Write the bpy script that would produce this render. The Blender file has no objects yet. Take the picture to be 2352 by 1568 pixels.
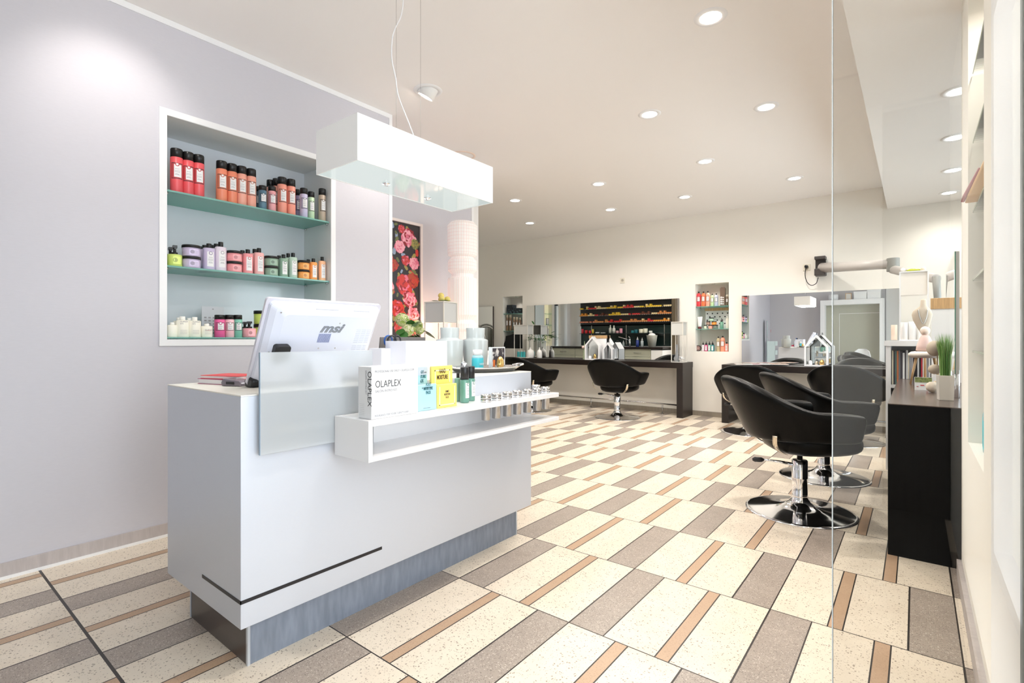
import bpy, bmesh, math, random
from mathutils import Vector, Matrix
random.seed(7)
R = math.radians
PI = math.pi
C = bpy.context.scene.collection

# ---------------------------------------------------------------- camera geometry (used to read positions of things on known planes)
F = 1171.04; HY = 777.94; YAW = -.6696; H = 1.1165
cs, sn = math.cos(YAW), math.sin(YAW)
def ray(px, py):
    r = (px-1176)/F
    return (cs*r+sn, -sn*r+cs, -(py-HY)/F)
def wZ(px, py, z):
    d = ray(px, py); t = (z-H)/d[2]; return Vector((d[0]*t, d[1]*t, z))
def wX(px, py, X):
    d = ray(px, py); t = X/d[0]; return Vector((X, d[1]*t, H+d[2]*t))
def wY(px, py, Y):
    d = ray(px, py); t = Y/d[1]; return Vector((d[0]*t, Y, H+d[2]*t))
def dep(x, y): return sn*x+cs*y

# ---------------------------------------------------------------- materials
MATS = {}
def nt(name):
    m = bpy.data.materials.new(name); m.use_nodes = True
    t = m.node_tree; t.nodes.clear()
    o = t.nodes.new('ShaderNodeOutputMaterial')
    return m, t, o
def P(name, col, rough=.5, metal=0., **k):
    if name in MATS: return MATS[name]
    m, t, o = nt(name)
    b = t.nodes.new('ShaderNodeBsdfPrincipled')
    b.inputs['Base Color'].default_value = (*col, 1)
    b.inputs['Roughness'].default_value = rough
    b.inputs['Metallic'].default_value = metal
    for kk, v in k.items():
        kk = kk.replace('_', ' ')
        if kk == 'Emission Color': v = (*v, 1)
        b.inputs[kk].default_value = v
    t.links.new(b.outputs[0], o.inputs[0])
    MATS[name] = m
    return m
def srgb(r, g, b):
    f = lambda c: c/12.92 if c <= .04045 else ((c+.055)/1.055)**2.4
    return (f(r/255), f(g/255), f(b/255))
def addtex(m, scale=(1,1,1), amt=.1, bump=0., detail=4, nscale=8):
    """slight noise variation of the base colour of a principled material, and bump"""
    t = m.node_tree
    b = [n for n in t.nodes if n.type == 'BSDF_PRINCIPLED'][0]
    tc = t.nodes.new('ShaderNodeTexCoord'); mp = t.nodes.new('ShaderNodeMapping')
    mp.inputs['Scale'].default_value = scale
    t.links.new(tc.outputs['Object'], mp.inputs[0])
    n = t.nodes.new('ShaderNodeTexNoise'); n.inputs['Scale'].default_value = nscale; n.inputs['Detail'].default_value = detail
    t.links.new(mp.outputs[0], n.inputs['Vector'])
    c = b.inputs['Base Color'].default_value[:]
    rp = t.nodes.new('ShaderNodeValToRGB')
    rp.color_ramp.elements[0].position = .3; rp.color_ramp.elements[1].position = .7
    rp.color_ramp.elements[0].color = (*[x*(1-amt) for x in c[:3]], 1)
    rp.color_ramp.elements[1].color = (*[min(1, x*(1+amt)) for x in c[:3]], 1)
    t.links.new(n.outputs['Fac'], rp.inputs[0]); t.links.new(rp.outputs[0], b.inputs['Base Color'])
    if bump:
        bp = t.nodes.new('ShaderNodeBump'); bp.inputs['Strength'].default_value = bump; bp.inputs['Distance'].default_value = .002
        t.links.new(n.outputs['Fac'], bp.inputs['Height']); t.links.new(bp.outputs[0], b.inputs['Normal'])
    return m
def EM(name, col, s):
    if name in MATS: return MATS[name]
    m, t, o = nt(name)
    e = t.nodes.new('ShaderNodeEmission'); e.inputs[0].default_value = (*col, 1); e.inputs[1].default_value = s
    t.links.new(e.outputs[0], o.inputs[0]); MATS[name] = m
    return m
def GLASS(name, tint=(1,1,1), refl=1., rough=0.):
    """thin clear glass: see-through with a fresnel reflection"""
    m, t, o = nt(name)
    tr = t.nodes.new('ShaderNodeBsdfTransparent'); tr.inputs[0].default_value = (*tint, 1)
    gl = t.nodes.new('ShaderNodeBsdfGlossy'); gl.inputs['Roughness'].default_value = rough
    fr = t.nodes.new('ShaderNodeFresnel'); fr.inputs[0].default_value = 1.5
    mu = t.nodes.new('ShaderNodeMath'); mu.operation = 'MULTIPLY'; mu.inputs[1].default_value = refl
    mx = t.nodes.new('ShaderNodeMixShader')
    t.links.new(fr.outputs[0], mu.inputs[0]); t.links.new(mu.outputs[0], mx.inputs[0])
    t.links.new(tr.outputs[0], mx.inputs[1]); t.links.new(gl.outputs[0], mx.inputs[2]); t.links.new(mx.outputs[0], o.inputs[0])
    MATS[name] = m
    return m
def col(rgb, rough=.4, **k):
    return P('c_%d_%d_%d_%d' % (*rgb, int(rough*100)), srgb(*rgb), rough, **k)

white = P('white_lacquer', (.86,.86,.87), .35)
whitem = P('white_matt_paint', (.84,.83,.82), .6)
black = P('black_plastic', (.012,.012,.014), .4)
chrome = P('chrome', (.86,.87,.9), .08, 1.)
steel = P('brushed_steel', (.5,.49,.48), .25, 1.)
leather = addtex(P('black_leather', (.003,.003,.003), .3, Specular_IOR_Level=.13), amt=.2, bump=.25, nscale=160)
brass = P('pale_brass', (.8,.72,.58), .25, 1.)
gold = P('gold_foil', (.85,.55,.2), .22, 1.)
mirror = P('mirror_glass', (.93,.95,.94), 0., 1.)
lilac = addtex(P('lilac_grey_wallpaper', srgb(205,203,210), .62), scale=(1,1,6), amt=.012, nscale=30)
cream = P('cream_wall_paint', srgb(243,239,231), .7)
ceilm = P('ceiling_paint', srgb(246,243,241), .75)
trimw = P('white_trim', (.88,.88,.89), .45)
glass = GLASS('clear_glass', (.97,.985,.98))
vglass = GLASS('vessel_glass', (.93,.96,.95))
pane = GLASS('partition_glass', (.985,.992,.985), 2.)
edgeg = P('green_glass_edge', srgb(60,140,120), .15)
paper = P('white_paper', (.86,.86,.86), .7)
sockw = P('cream_plastic', srgb(236,230,214), .4)
wood = addtex(P('pale_wood', srgb(201,163,117), .5), scale=(12,1,1), amt=.2, nscale=6)

def wenge(name, base, axis, amt=.35, rough=.35):
    m = P(name, base, rough)
    s = [60,60,60]; s[axis] = 1.2
    return addtex(m, scale=tuple(s), amt=amt, nscale=1.6, detail=6)
dw_x = wenge('dark_wood_along_x', (.012,.0065,.005), 0, rough=.4)
dw_z = wenge('dark_wood_upright', (.011,.0065,.0055), 2, rough=.4)
blackwood = wenge('black_wood_upright', (.002,.002,.0023), 2, .5, .5)
[n for n in blackwood.node_tree.nodes if n.type == 'BSDF_PRINCIPLED'][0].inputs['Specular IOR Level'].default_value = .12
dwtop = wenge('grey_brown_wood_top', srgb(92,78,72), 1, .3, .22)

def shelf_glass():
    m, t, o = nt('green_shelf_glass')
    b = t.nodes.new('ShaderNodeBsdfPrincipled')
    b.inputs['Base Color'].default_value = (*srgb(158,214,204), 1); b.inputs['Roughness'].default_value = .08
    tr = t.nodes.new('ShaderNodeBsdfTransparent'); tr.inputs[0].default_value = (.55,.85,.78,1)
    mx = t.nodes.new('ShaderNodeMixShader'); mx.inputs[0].default_value = .6
    t.links.new(tr.outputs[0], mx.inputs[1]); t.links.new(b.outputs[0], mx.inputs[2]); t.links.new(mx.outputs[0], o.inputs[0])
    return m
shelfg = shelf_glass()
def frosted():
    m, t, o = nt('frosted_glass')
    b = t.nodes.new('ShaderNodeBsdfPrincipled')
    b.inputs['Base Color'].default_value = (.93,.97,1,1); b.inputs['Roughness'].default_value = .36
    b.inputs['Transmission Weight'].default_value = .62; b.inputs['IOR'].default_value = 1.15
    t.links.new(b.outputs[0], o.inputs[0]); return m
frost = frosted()

def floor_mat():
    m, t, o = nt('terrazzo_tiles')
    N = t.nodes.new; L = t.links.new
    def M(op, a, b=None, c=None):
        n = N('ShaderNodeMath'); n.operation = op
        for i, v in enumerate((a, b, c)):
            if v is None: continue
            if isinstance(v, (int, float)): n.inputs[i].default_value = v
            else: L(v, n.inputs[i])
        return n.outputs[0]
    def MIX(f, a, b):
        n = N('ShaderNodeMix'); n.data_type = 'RGBA'
        if isinstance(f, float): n.inputs[0].default_value = f
        else: L(f, n.inputs[0])
        for i, v in ((6, a), (7, b)):
            if isinstance(v, tuple): n.inputs[i].default_value = (*v, 1)
            else: L(v, n.inputs[i])
        return n.outputs[2]
    tc = N('ShaderNodeTexCoord'); sp = N('ShaderNodeSeparateXYZ'); L(tc.outputs['Object'], sp.inputs[0])
    u = M('DIVIDE', M('SUBTRACT', sp.outputs[0], -1.071), .6)
    v = M('DIVIDE', M('SUBTRACT', sp.outputs[1], 1.714), .6)
    band = M('FLOOR', v)
    odd = M('FLOORED_MODULO', band, 2.)
    fu = M('FRACT', M('ADD', u, M('MULTIPLY', odd, .25)))
    fv = M('FRACT', v)
    def near(x, c, w): return M('LESS_THAN', M('ABSOLUTE', M('SUBTRACT', x, c)), w)
    grey = M('LESS_THAN', fu, .25)
    brown = M('MULTIPLY', M('GREATER_THAN', fu, .586), M('LESS_THAN', fu, .669))
    wj = .0042
    j = near(fu, .25, wj)
    for c in (.586, .669, 0., 1.): j = M('MAXIMUM', j, near(fu, c, wj*(1.3 if c in (0., 1.) else 1)))
    for c in (0., 1.): j = M('MAXIMUM', j, near(fv, c, wj))
    j = M('MAXIMUM', j, near(v, -2., .0085))
    def spots(scale, thr, soft=.02, seed=0.):
        vo = N('ShaderNodeTexVoronoi'); vo.inputs['Scale'].default_value = scale
        mp = N('ShaderNodeMapping'); mp.inputs['Location'].default_value = (seed, seed*.7, 0)
        L(tc.outputs['Object'], mp.inputs[0])
        # warp so that chips are irregular
        no = N('ShaderNodeTexNoise'); no.inputs['Scale'].default_value = scale*1.7; L(mp.outputs[0], no.inputs['Vector'])
        ad = N('ShaderNodeVectorMath'); ad.operation = 'SCALE'; ad.inputs['Scale'].default_value = .9/scale
        L(no.outputs['Color'], ad.inputs[0])
        a2 = N('ShaderNodeVectorMath'); L(mp.outputs[0], a2.inputs[0]); L(ad.outputs[0], a2.inputs[1])
        L(a2.outputs[0], vo.inputs['Vector'])
        sc = N('ShaderNodeSeparateColor'); L(vo.outputs['Color'], sc.inputs[0])
        pick = M('LESS_THAN', sc.outputs[0], thr)
        return M('MULTIPLY', pick, M('LESS_THAN', vo.outputs['Distance'], .42))
    n1 = N('ShaderNodeTexNoise'); n1.inputs['Scale'].default_value = 9; n1.inputs['Detail'].default_value = 8; L(tc.outputs['Object'], n1.inputs['Vector'])
    cr = MIX(n1.outputs[0], srgb(221,206,186), srgb(238,226,208))
    cr = MIX(M('MULTIPLY', spots(135, .12), .7), cr, srgb(122,102,84))
    cr = MIX(M('MULTIPLY', spots(230, .14, seed=3.), .6), cr, srgb(150,132,112))
    gr = MIX(n1.outputs[0], srgb(158,145,134), srgb(178,165,153))
    gr = MIX(M('MULTIPLY', spots(260, .33, seed=5.), .7), gr, srgb(88,78,72))
    gr = MIX(M('MULTIPLY', spots(150, .2, seed=9.), .5), gr, srgb(216,206,194))
    br = MIX(n1.outputs[0], srgb(184,152,124), srgb(198,168,140))
    br = MIX(M('MULTIPLY', spots(280, .3, seed=2.), .45), br, srgb(140,112,92))
    c = MIX(grey, cr, gr); c = MIX(brown, c, br)
    c = MIX(j, c, srgb(52,46,42))
    b = N('ShaderNodeBsdfPrincipled'); L(c, b.inputs['Base Color'])
    b.inputs['Roughness'].default_value = .3; b.inputs['Specular IOR Level'].default_value = .35
    L(M('ADD', .26, M('MULTIPLY', n1.outputs[0], .12)), b.inputs['Roughness'])
    bp = N('ShaderNodeBump'); bp.inputs['Strength'].default_value = .3; bp.inputs['Distance'].default_value = .001
    L(M('SUBTRACT', 1., j), bp.inputs['Height']); L(bp.outputs[0], b.inputs['Normal'])
    L(b.outputs[0], o.inputs[0]); return m

# ---------------------------------------------------------------- mesh helpers
def box(bm, x0, x1, y0, y1, z0, z1, mi=0, M=None):
    vs = [bm.verts.new((x, y, z)) for x in (x0, x1) for y in (y0, y1) for z in (z0, z1)]
    if M is not None:
        for v in vs: v.co = M @ v.co
    for a in ((0,1,3,2),(4,6,7,5),(0,4,5,1),(2,3,7,6),(0,2,6,4),(1,5,7,3)):
        f = bm.faces.new([vs[i] for i in a]); f.material_index = mi
    return vs
def lathe(bm, prof, seg=28, mi=0, cx=0, cy=0, M=None, flute=None):
    rings = []
    for r, z in prof:
        if r < 1e-6:
            v = bm.verts.new((cx, cy, z)); rings.append([v])
        else:
            ring = []
            for i in range(seg):
                a = 2*PI*i/seg; rr = r*(flute(a, z) if flute else 1)
                ring.append(bm.verts.new((cx+rr*math.cos(a), cy+rr*math.sin(a), z)))
            rings.append(ring)
    if M is not None:
        for g in rings:
            for v in g: v.co = M @ v.co
    for a, b in zip(rings, rings[1:]):
        for i in range(seg):
            j = (i+1) % seg
            try:
                if len(a) == 1 and len(b) == 1: break
                if len(a) == 1: f = bm.faces.new((a[0], b[j], b[i]))
                elif len(b) == 1: f = bm.faces.new((a[i], a[j], b[0]))
                else: f = bm.faces.new((a[i], a[j], b[j], b[i]))
                f.material_index = mi; f.smooth = True
            except ValueError: pass
    return rings
def cyl(bm, r, z0, z1, seg=24, mi=0, cx=0, cy=0, M=None, r2=None):
    e = min(r*.08, .002)
    r2 = r if r2 is None else r2
    return lathe(bm, [(0,z0),(r-e,z0),(r,z0+e),(r2,z1-e),(r2-e,z1),(0,z1)], seg, mi, cx, cy, M)
def tube(bm, pts, r, seg=10, mi=0, cap=True):
    pts = [Vector(p) for p in pts]; rs = r if isinstance(r, (list, tuple)) else [r]*len(pts)
    prev = None; up = None; rings = []
    for i, p in enumerate(pts):
        t = (pts[min(i+1, len(pts)-1)]-pts[max(i-1, 0)]).normalized()
        if up is None:
            up = Vector((0,0,1)) if abs(t.z) < .9 else Vector((1,0,0))
        n = (up - t*up.dot(t)).normalized(); b = t.cross(n); up = n
        rings.append([bm.verts.new(p+(n*math.cos(2*PI*k/seg)+b*math.sin(2*PI*k/seg))*rs[i]) for k in range(seg)])
    for a, b in zip(rings, rings[1:]):
        for k in range(seg):
            f = bm.faces.new((a[k], a[(k+1)%seg], b[(k+1)%seg], b[k])); f.smooth = True; f.material_index = mi
    if cap:
        bm.faces.new(rings[0][::-1]).material_index = mi; bm.faces.new(rings[-1]).material_index = mi
def prism(bm, poly, axis, a0, a1, mi=0):
    """poly: 2-D outline; axis 0,1,2 the extrusion axis"""
    def mk(p, a):
        q = list(p); q.insert(axis, a); return bm.verts.new(q)
    A = [mk(p, a0) for p in poly]; B = [mk(p, a1) for p in poly]
    fs = [bm.faces.new(A), bm.faces.new(B[::-1])]
    for i in range(len(poly)):
        j = (i+1) % len(poly); fs.append(bm.faces.new((A[j], A[i], B[i], B[j])))
    for f in fs: f.material_index = mi
def smooth_path(pts, n=6):
    pts = [Vector(p) for p in pts]; out = []
    for i in range(len(pts)-1):
        p0 = pts[max(i-1,0)]; p1 = pts[i]; p2 = pts[i+1]; p3 = pts[min(i+2, len(pts)-1)]
        for k in range(n):
            t = k/n
            out.append(.5*((2*p1)+(-p0+p2)*t+(2*p0-5*p1+4*p2-p3)*t*t+(-p0+3*p1-3*p2+p3)*t**3))
    out.append(pts[-1]); return out
def ob(name, bm, mats, parent=None, bevel=0., sub=0, loc=None, smooth=False):
    bmesh.ops.recalc_face_normals(bm, faces=bm.faces[:])
    me = bpy.data.meshes.new(name); bm.to_mesh(me); bm.free()
    if not isinstance(mats, (list, tuple)): mats = [mats]
    for m in mats: me.materials.append(m)
    if smooth:
        for p in me.polygons: p.use_smooth = True
    o = bpy.data.objects.new(name, me); C.objects.link(o)
    if parent: o.parent = parent
    if loc is not None: o.location = loc
    if bevel:
        b = o.modifiers.new('bevel', 'BEVEL'); b.width = bevel; b.segments = 2; b.limit_method = 'ANGLE'; b.angle_limit = R(40)
    if sub:
        s = o.modifiers.new('sub', 'SUBSURF'); s.levels = sub; s.render_levels = sub
    return o
def B(name, x0, x1, y0, y1, z0, z1, mat, parent=None, bevel=0., loc=None):
    bm = bmesh.new(); box(bm, x0, x1, y0, y1, z0, z1); return ob(name, bm, mat, parent, bevel, loc=loc)
def thing(name, label, cat, loc=(0,0,0), rot=0., group=None):
    o = bpy.data.objects.new(name, None); C.objects.link(o); o.empty_display_size = .05
    o.location = loc; o.rotation_euler = (0,0,rot); o['label'] = label; o['category'] = cat
    if group: o['group'] = group
    return o
def tag(o, label, cat, group=None, kind=None):
    o['label'] = label; o['category'] = cat
    if group: o['group'] = group
    if kind: o['kind'] = kind
    return o
def struct(o):
    o['kind'] = 'structure'; return o
def dup(root, loc=None, rot=None, label=None, group=None):
    r = root.copy(); C.objects.link(r)
    if loc is not None: r.location = loc
    if rot is not None: r.rotation_euler = (0,0,rot)
    if label: r['label'] = label
    if group: r['group'] = group
    for ch in root.children:
        c = ch.copy(); C.objects.link(c); c.parent = r
        for g in ch.children:
            d = g.copy(); C.objects.link(d); d.parent = c
    return r
def text(s, size, mat, parent, loc, rot, name='lettering', align='LEFT', sx=1., bold=0., ext=.0002, shear=0.):
    cu = bpy.data.curves.new(name, 'FONT'); cu.body = s; cu.size = size; cu.align_x = align; cu.align_y = 'BOTTOM_BASELINE'
    cu.extrude = ext; cu.offset = bold; cu.shear = shear; cu.resolution_u = 3
    cu.materials.append(mat)
    tmp = bpy.data.objects.new('tmp_text', cu); C.objects.link(tmp)
    dg = bpy.context.evaluated_depsgraph_get(); dg.update()
    me = bpy.data.meshes.new_from_object(tmp.evaluated_get(dg)); bpy.data.objects.remove(tmp); bpy.data.curves.remove(cu)
    me.name = name
    o = bpy.data.objects.new(name, me); C.objects.link(o); o.parent = parent
    o.location = loc; o.rotation_euler = rot; o.scale = (sx,1,1)
    return o

# ================================================================= SETTING
XL = -3.33; YB = 7.52; ZC = 2.93; YF = -1.35; ZB = 2.66; XW = .17
XS = -3.8; YS = 2.637; YE = 4.12; YK = 4.2; XFAR = -6.9; XR = 1.7
fl = struct(B('floor', XFAR-.1, XR+.1, YF-.1, YB+.4, -.1, 0, floor_mat()))
def hole_wall(name, axis, p, d, u0, u1, z0, z1, holes, mat, parent=None):
    """a wall slab with rectangular openings; axis 0: plane X=p running along Y, axis 1: plane Y=p along X; d: thickness direction"""
    us = sorted({u0, u1, *[h[0] for h in holes], *[h[1] for h in holes]})
    zs = sorted({z0, z1, *[h[2] for h in holes], *[h[3] for h in holes]})
    bm = bmesh.new()
    for a, b in zip(us, us[1:]):
        run = None
        for c, e in zip(zs, zs[1:]):
            inside = any(h[0] <= (a+b)/2 <= h[1] and h[2] <= (c+e)/2 <= h[3] for h in holes)
            if inside:
                continue
            lo, hi = min(p, p+d), max(p, p+d)
            if axis == 0: box(bm, lo, hi, a, b, c, e)
            else: box(bm, a, b, lo, hi, c, e)
    bmesh.ops.remove_doubles(bm, verts=bm.verts[:], dist=1e-5)
    return struct(ob(name, bm, mat, parent))
# left panel wall with the product niche
NY0, NY1, NZ0, NZ1, ND = 1.05, 2.085, 1.112, 2.385, .36
hole_wall('wall_left', 0, XL, -.42, YF-.1, YS, 0, ZC, [(NY0, NY1, NZ0, NZ1)], lilac)
hole_wall('wall_left_recess', 0, XS, -.1, YS, YE, 0, ZC, [], lilac)
struct(B('wall_kitchen', XFAR, XS-.1, YE, YK, 0, ZC, whitem))
struct(B('wall_kitchen_end', XS-.1, XS, YE, YK, 0, ZC, whitem))
# back wall with two niches
n1x0, n1x1, n2x0, n2x1, nz0, nz1 = -6.175, -5.706, -2.529, -2.061, .935, 1.915
hole_wall('wall_back', 1, YB, .3, XFAR, XR, 0, ZC, [(n1x0, n1x1, nz0, nz1), (n2x0, n2x1, nz0, nz1)], cream)
hole_wall('wall_far_left', 0, XFAR, -.12, YK, YB, 0, ZC, [(4.42, 4.6, .5, 2.05), (4.7, 5.02, .95, 2.0)], cream)
hole_wall('wall_far_right', 0, XR, .1, 3.12, YB+.3, 0, ZC, [(3.6, 7.1, .3, 2.55)], cream)  # opening added in this unseen wall to brighten the ceiling
struct(B('added_fill_window', XR+.05, XR+.055, 3.6, 7.1, .3, 2.55, glass))  # pane of the added daylight opening, out of view
hole_wall('wall_front', 1, YF, -.12, XL-.42, XW+.15, 0, ZC, [], P('front_wall_grey', srgb(208,206,210), .7))
struct(B('added_white_reflector', -.6, -.172, YF, YF+.03, 0, 2.9, trimw))  # unseen white panel added as a bright reflection for the glass partition
struct(B('added_dark_panel', -.17, XW-.005, YF, YF+.05, 0, 2.6, P('added_panel_black', (.012,.012,.014), .4)))  # unseen dark panel added so the partition reflects black over the sideboard
# street side wall: a big shop window beside the camera, then a solid stretch with a display niche
rn0, rn1, rz0, rz1 = 2.2, 2.82, .69, 2.62
hole_wall('wall_right', 0, XW, .32, YF, 3.2, 0, ZC, [(-.3, 1.38, .12, 2.6), (rn0, rn1, rz0, rz1)], cream)
struct(B('wall_right_return', XW+.32, XR+.1, 3.12, 3.2, 0, ZC, cream))
struct(B('trim_1', XW-.006, XW, 1.43, 1.93, 0, ZB, P('cool_white_trim', (.9,.91,.93), .4)))
bm = bmesh.new(); box(bm, XFAR-.1, XR+.1, YF-.1, YB+.4, ZC, ZC+.1)
struct(ob('ceiling', bm, ceilm))
struct(B('ceiling_bulkhead', -.262, XR+.05, YF, YB, ZB, ZC, ceilm))
# niche linings (left)
nichem = P('niche_white', srgb(222,226,232), .12)
bm = bmesh.new()
box(bm, XL-ND-.01, XL-ND, NY0, NY1, NZ0, NZ1)
struct(ob('wall_niche_back', bm, nichem))
# window of the shop (glass and frame)
wf = struct(ob('window_1', (lambda bm: (box(bm, XW+.1, XW+.16, -.3, -.24, .12, 2.6), box(bm, XW+.1, XW+.16, 1.34, 1.38, .12, 2.6),
     box(bm, XW+.1, XW+.16, -.24, 1.34, .12, .18), box(bm, XW+.1, XW+.16, -.24, 1.34, 2.54, 2.6), bm)[-1])(bmesh.new()), trimw))
struct(B('window_2', XFAR-.08, XFAR-.06, 4.42, 4.6, .5, 2.05, glass))
struct(B('trim_6', XFAR, XFAR+.2, YK, YK+.14, 0, ZC, trimw))
struct(B('trim_7', XFAR-.06, XFAR-.02, 4.42, 4.6, 1.93, 2.05, P('window_frame_dark', (.03,.035,.04), .4)))
# outer trims of the left panels
T = trimw
bm = bmesh.new()
box(bm, XL-.002, XL+.006, YF, YS, ZC-.035, ZC-.001); box(bm, XL-.002, XL+.006, YS-.03, YS, .07, ZC-.035)
struct(ob('trim_2', bm, T))
bm = bmesh.new()
box(bm, XS-.002, XS+.006, YS+.01, YE, ZC-.035, ZC-.001); box(bm, XS-.002, XS+.006, YE-.035, YE, .07, ZC-.035)
struct(ob('trim_3', bm, T))
w = .036
bm = bmesh.new()
for a in ((NY0-w, NY0, NZ0-w, NZ1+w), (NY1, NY1+w, NZ0-w, NZ1+w), (NY0, NY1, NZ0-w, NZ0), (NY0, NY1, NZ1, NZ1+w)):
    box(bm, XL-.0, XL+.008, a[0], a[1], a[2], a[3])
struct(ob('trim_4', bm, T))
# reveals of the left niche
bm = bmesh.new()
box(bm, XL-ND, XL+.006, NY0-.001, NY0+.002, NZ0, NZ1); box(bm, XL-ND, XL+.006, NY1-.002, NY1+.001, NZ0, NZ1)
box(bm, XL-ND, XL+.006, NY0, NY1, NZ1-.002, NZ1+.001); box(bm, XL-ND, XL+.006, NY0, NY1, NZ0-.001, NZ0+.002)
struct(ob('trim_5', bm, P('niche_side_white', srgb(226,226,226), .4)))
# baseboards
bbl = addtex(P('grey_baseboard', srgb(188,180,178), .5), scale=(1,8,1), amt=.08)
stone = addtex(P('stone_baseboard', srgb(150,141,128), .5), scale=(8,1,1), amt=.1)
struct(B('baseboard_left', XL, XL+.012, YF, YS, 0, .075, bbl))
struct(B('baseboard_left_bead', XL+.012, XL+.017, YF, YS, 0, .014, trimw))
struct(B('baseboard_recess', XS, XS+.012, YS, YE, 0, .075, bbl))
struct(B('baseboard_back', XFAR, XR, YB-.012, YB, 0, .07, stone))
struct(B('baseboard_right', XW-.018, XW, 1.95, 3.2, 0, .075, bbl))

# ================================================================= CEILING LIGHTS
warmdisc = EM('lamp_glow', (1,.93,.82), 22)
def downlight(i, x, y, z, label, power=26, r=.075, group='recessed ceiling downlights'):
    t = thing('downlight', label, 'ceiling light', (x, y, z), 0, group)
    bm = bmesh.new(); lathe(bm, [(r*.78, -.001), (r*.8,-.006),(r*1.12,-.006),(r*1.2,0)], 28)
    ob('trim_ring', bm, trimw, t)
    bm = bmesh.new(); lathe(bm, [(0,-.003),(r*.78,-.003)], 28)
    ob('lamp_disc', bm, warmdisc, t)
    if power:
        l = bpy.data.lights.new('downlight_beam', 'SPOT'); l.energy = power; l.color = (1,.95,.885); l.spot_size = R(150); l.spot_blend = 1.; l.shadow_soft_size = .06
        lo = bpy.data.objects.new('downlight_beam', l); C.objects.link(lo); lo.location = (x, y, z-.02)
    return t
DL = [((1632,39),'nearest and largest downlight, at the top of the picture'),((1492,262),'downlight above the middle aisle, left of a pair across the ceiling'),
((1760,245),'downlight right of that pair, near the glass partition edge'),((1620,370),'downlight in the third row, right of the middle one'),
((1825,409),'rightmost downlight of the back rows, left of the bulkhead'),((1375,422),'downlight in the third row over the middle of the floor'),
((1183,460),'downlight just right of the white pendant lamp'),((1573,452),'downlight in the back row above the second product niche'),
((1402,481),'downlight in the back row above the long mirror'),((1217,512),'furthest downlight at the left end of the back row')]
for i, (q, lb) in enumerate(DL):
    p = wZ(*q, ZC); downlight(i, p.x, p.y, ZC, lb.replace('downlight','round white downlight',1), power=70)
for q, lb in (((2203,208),'nearest round downlight in the lowered ceiling'),((2195,315),'second round downlight in the lowered ceiling'),((2190,390),'third round downlight in the lowered ceiling'),((2180,442),'furthest round downlight in the lowered ceiling')):
    p = wZ(*q, ZB); downlight(0, p.x, p.y, ZB, lb, power=40, group='downlights in the lowered ceiling')
downlight(0, -.91, 1.5, ZC, 'unseen round white downlight added to brighten the right wall', power=70)  # extra lamp out of view, added to lift the right wall
l = bpy.data.lights.new('niche_beam', 'SPOT'); l.energy = 18; l.color = (1,.93,.84); l.spot_size = R(140); l.spot_blend = .8; l.shadow_soft_size = .03  # spot without a fixture, added to brighten the right niche
lo = bpy.data.objects.new('niche_beam', l); C.objects.link(lo); lo.location = (XW+.1, 2.51, rz1-.02)
# swivel spot that washes the left wall
def swivel(x, y, label, tx, ty, tz, power):
    t = thing('swivel_spotlight', label, 'spotlight', (x, y, ZC), 0)
    bm = bmesh.new(); lathe(bm, [(.07,-.001),(.072,-.006),(.1,-.006),(.105,0)], 30); ob('trim_ring', bm, trimw, t)
    d = (Vector((tx,ty,tz))-Vector((x,y,ZC))).normalized()
    q = d.to_track_quat('-Z', 'Y').to_matrix().to_4x4()
    bm = bmesh.new(); lathe(bm, [(.066,.03),(.066,-.045),(.058,-.05),(.056,-.035)], 26, M=q); ob('lamp_head', bm, whitem, t)
    bm = bmesh.new(); lathe(bm, [(0,-.042),(.056,-.042)], 26, M=q); ob('lamp_disc', bm, warmdisc, t)
    l = bpy.data.lights.new('spot_beam', 'SPOT'); l.energy = power; l.color = (1,.93,.87); l.spot_size = R(75); l.spot_blend = .9; l.shadow_soft_size = .05
    lo = bpy.data.objects.new('spot_beam', l); C.objects.link(lo); lo.location = Vector((x,y,ZC))+d*.08
    lo.rotation_euler = d.to_track_quat('-Z','Y').to_euler()
p = wZ(983, 208, ZC); swivel(p.x, p.y, 'white swivelling ceiling spotlight tilted at the left wall behind the pendant wires', XL, 2.35, 1.9, 22)
tag(B('added_dark_mat', -.6, XW-.03, YF+.06, 1.0, .001, .012, P('dark_mat', (.012,.012,.013), .95), None), 'dark mat added under the camera to darken the partition reflection', 'mat')  # unseen dark sheet, added to keep floor glare out of the partition reflection
swivel(-2.65, .75, 'white swivelling ceiling spotlight over the left wall, above the frame', XL, .8, 2.2, 16)
p = wZ(1063, 357, ZC)
bm = bmesh.new(); lathe(bm, [(.105,-.0),(.106,-.006),(.125,-.006),(.128,0)], 36)
tag(ob('ceiling_ring', bm, P('peach_ring', srgb(240,220,206), .6), None, loc=(p.x,p.y,ZC)), 'thin pale round ring on the ceiling behind the pendant lamp', 'ceiling fitting')

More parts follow.
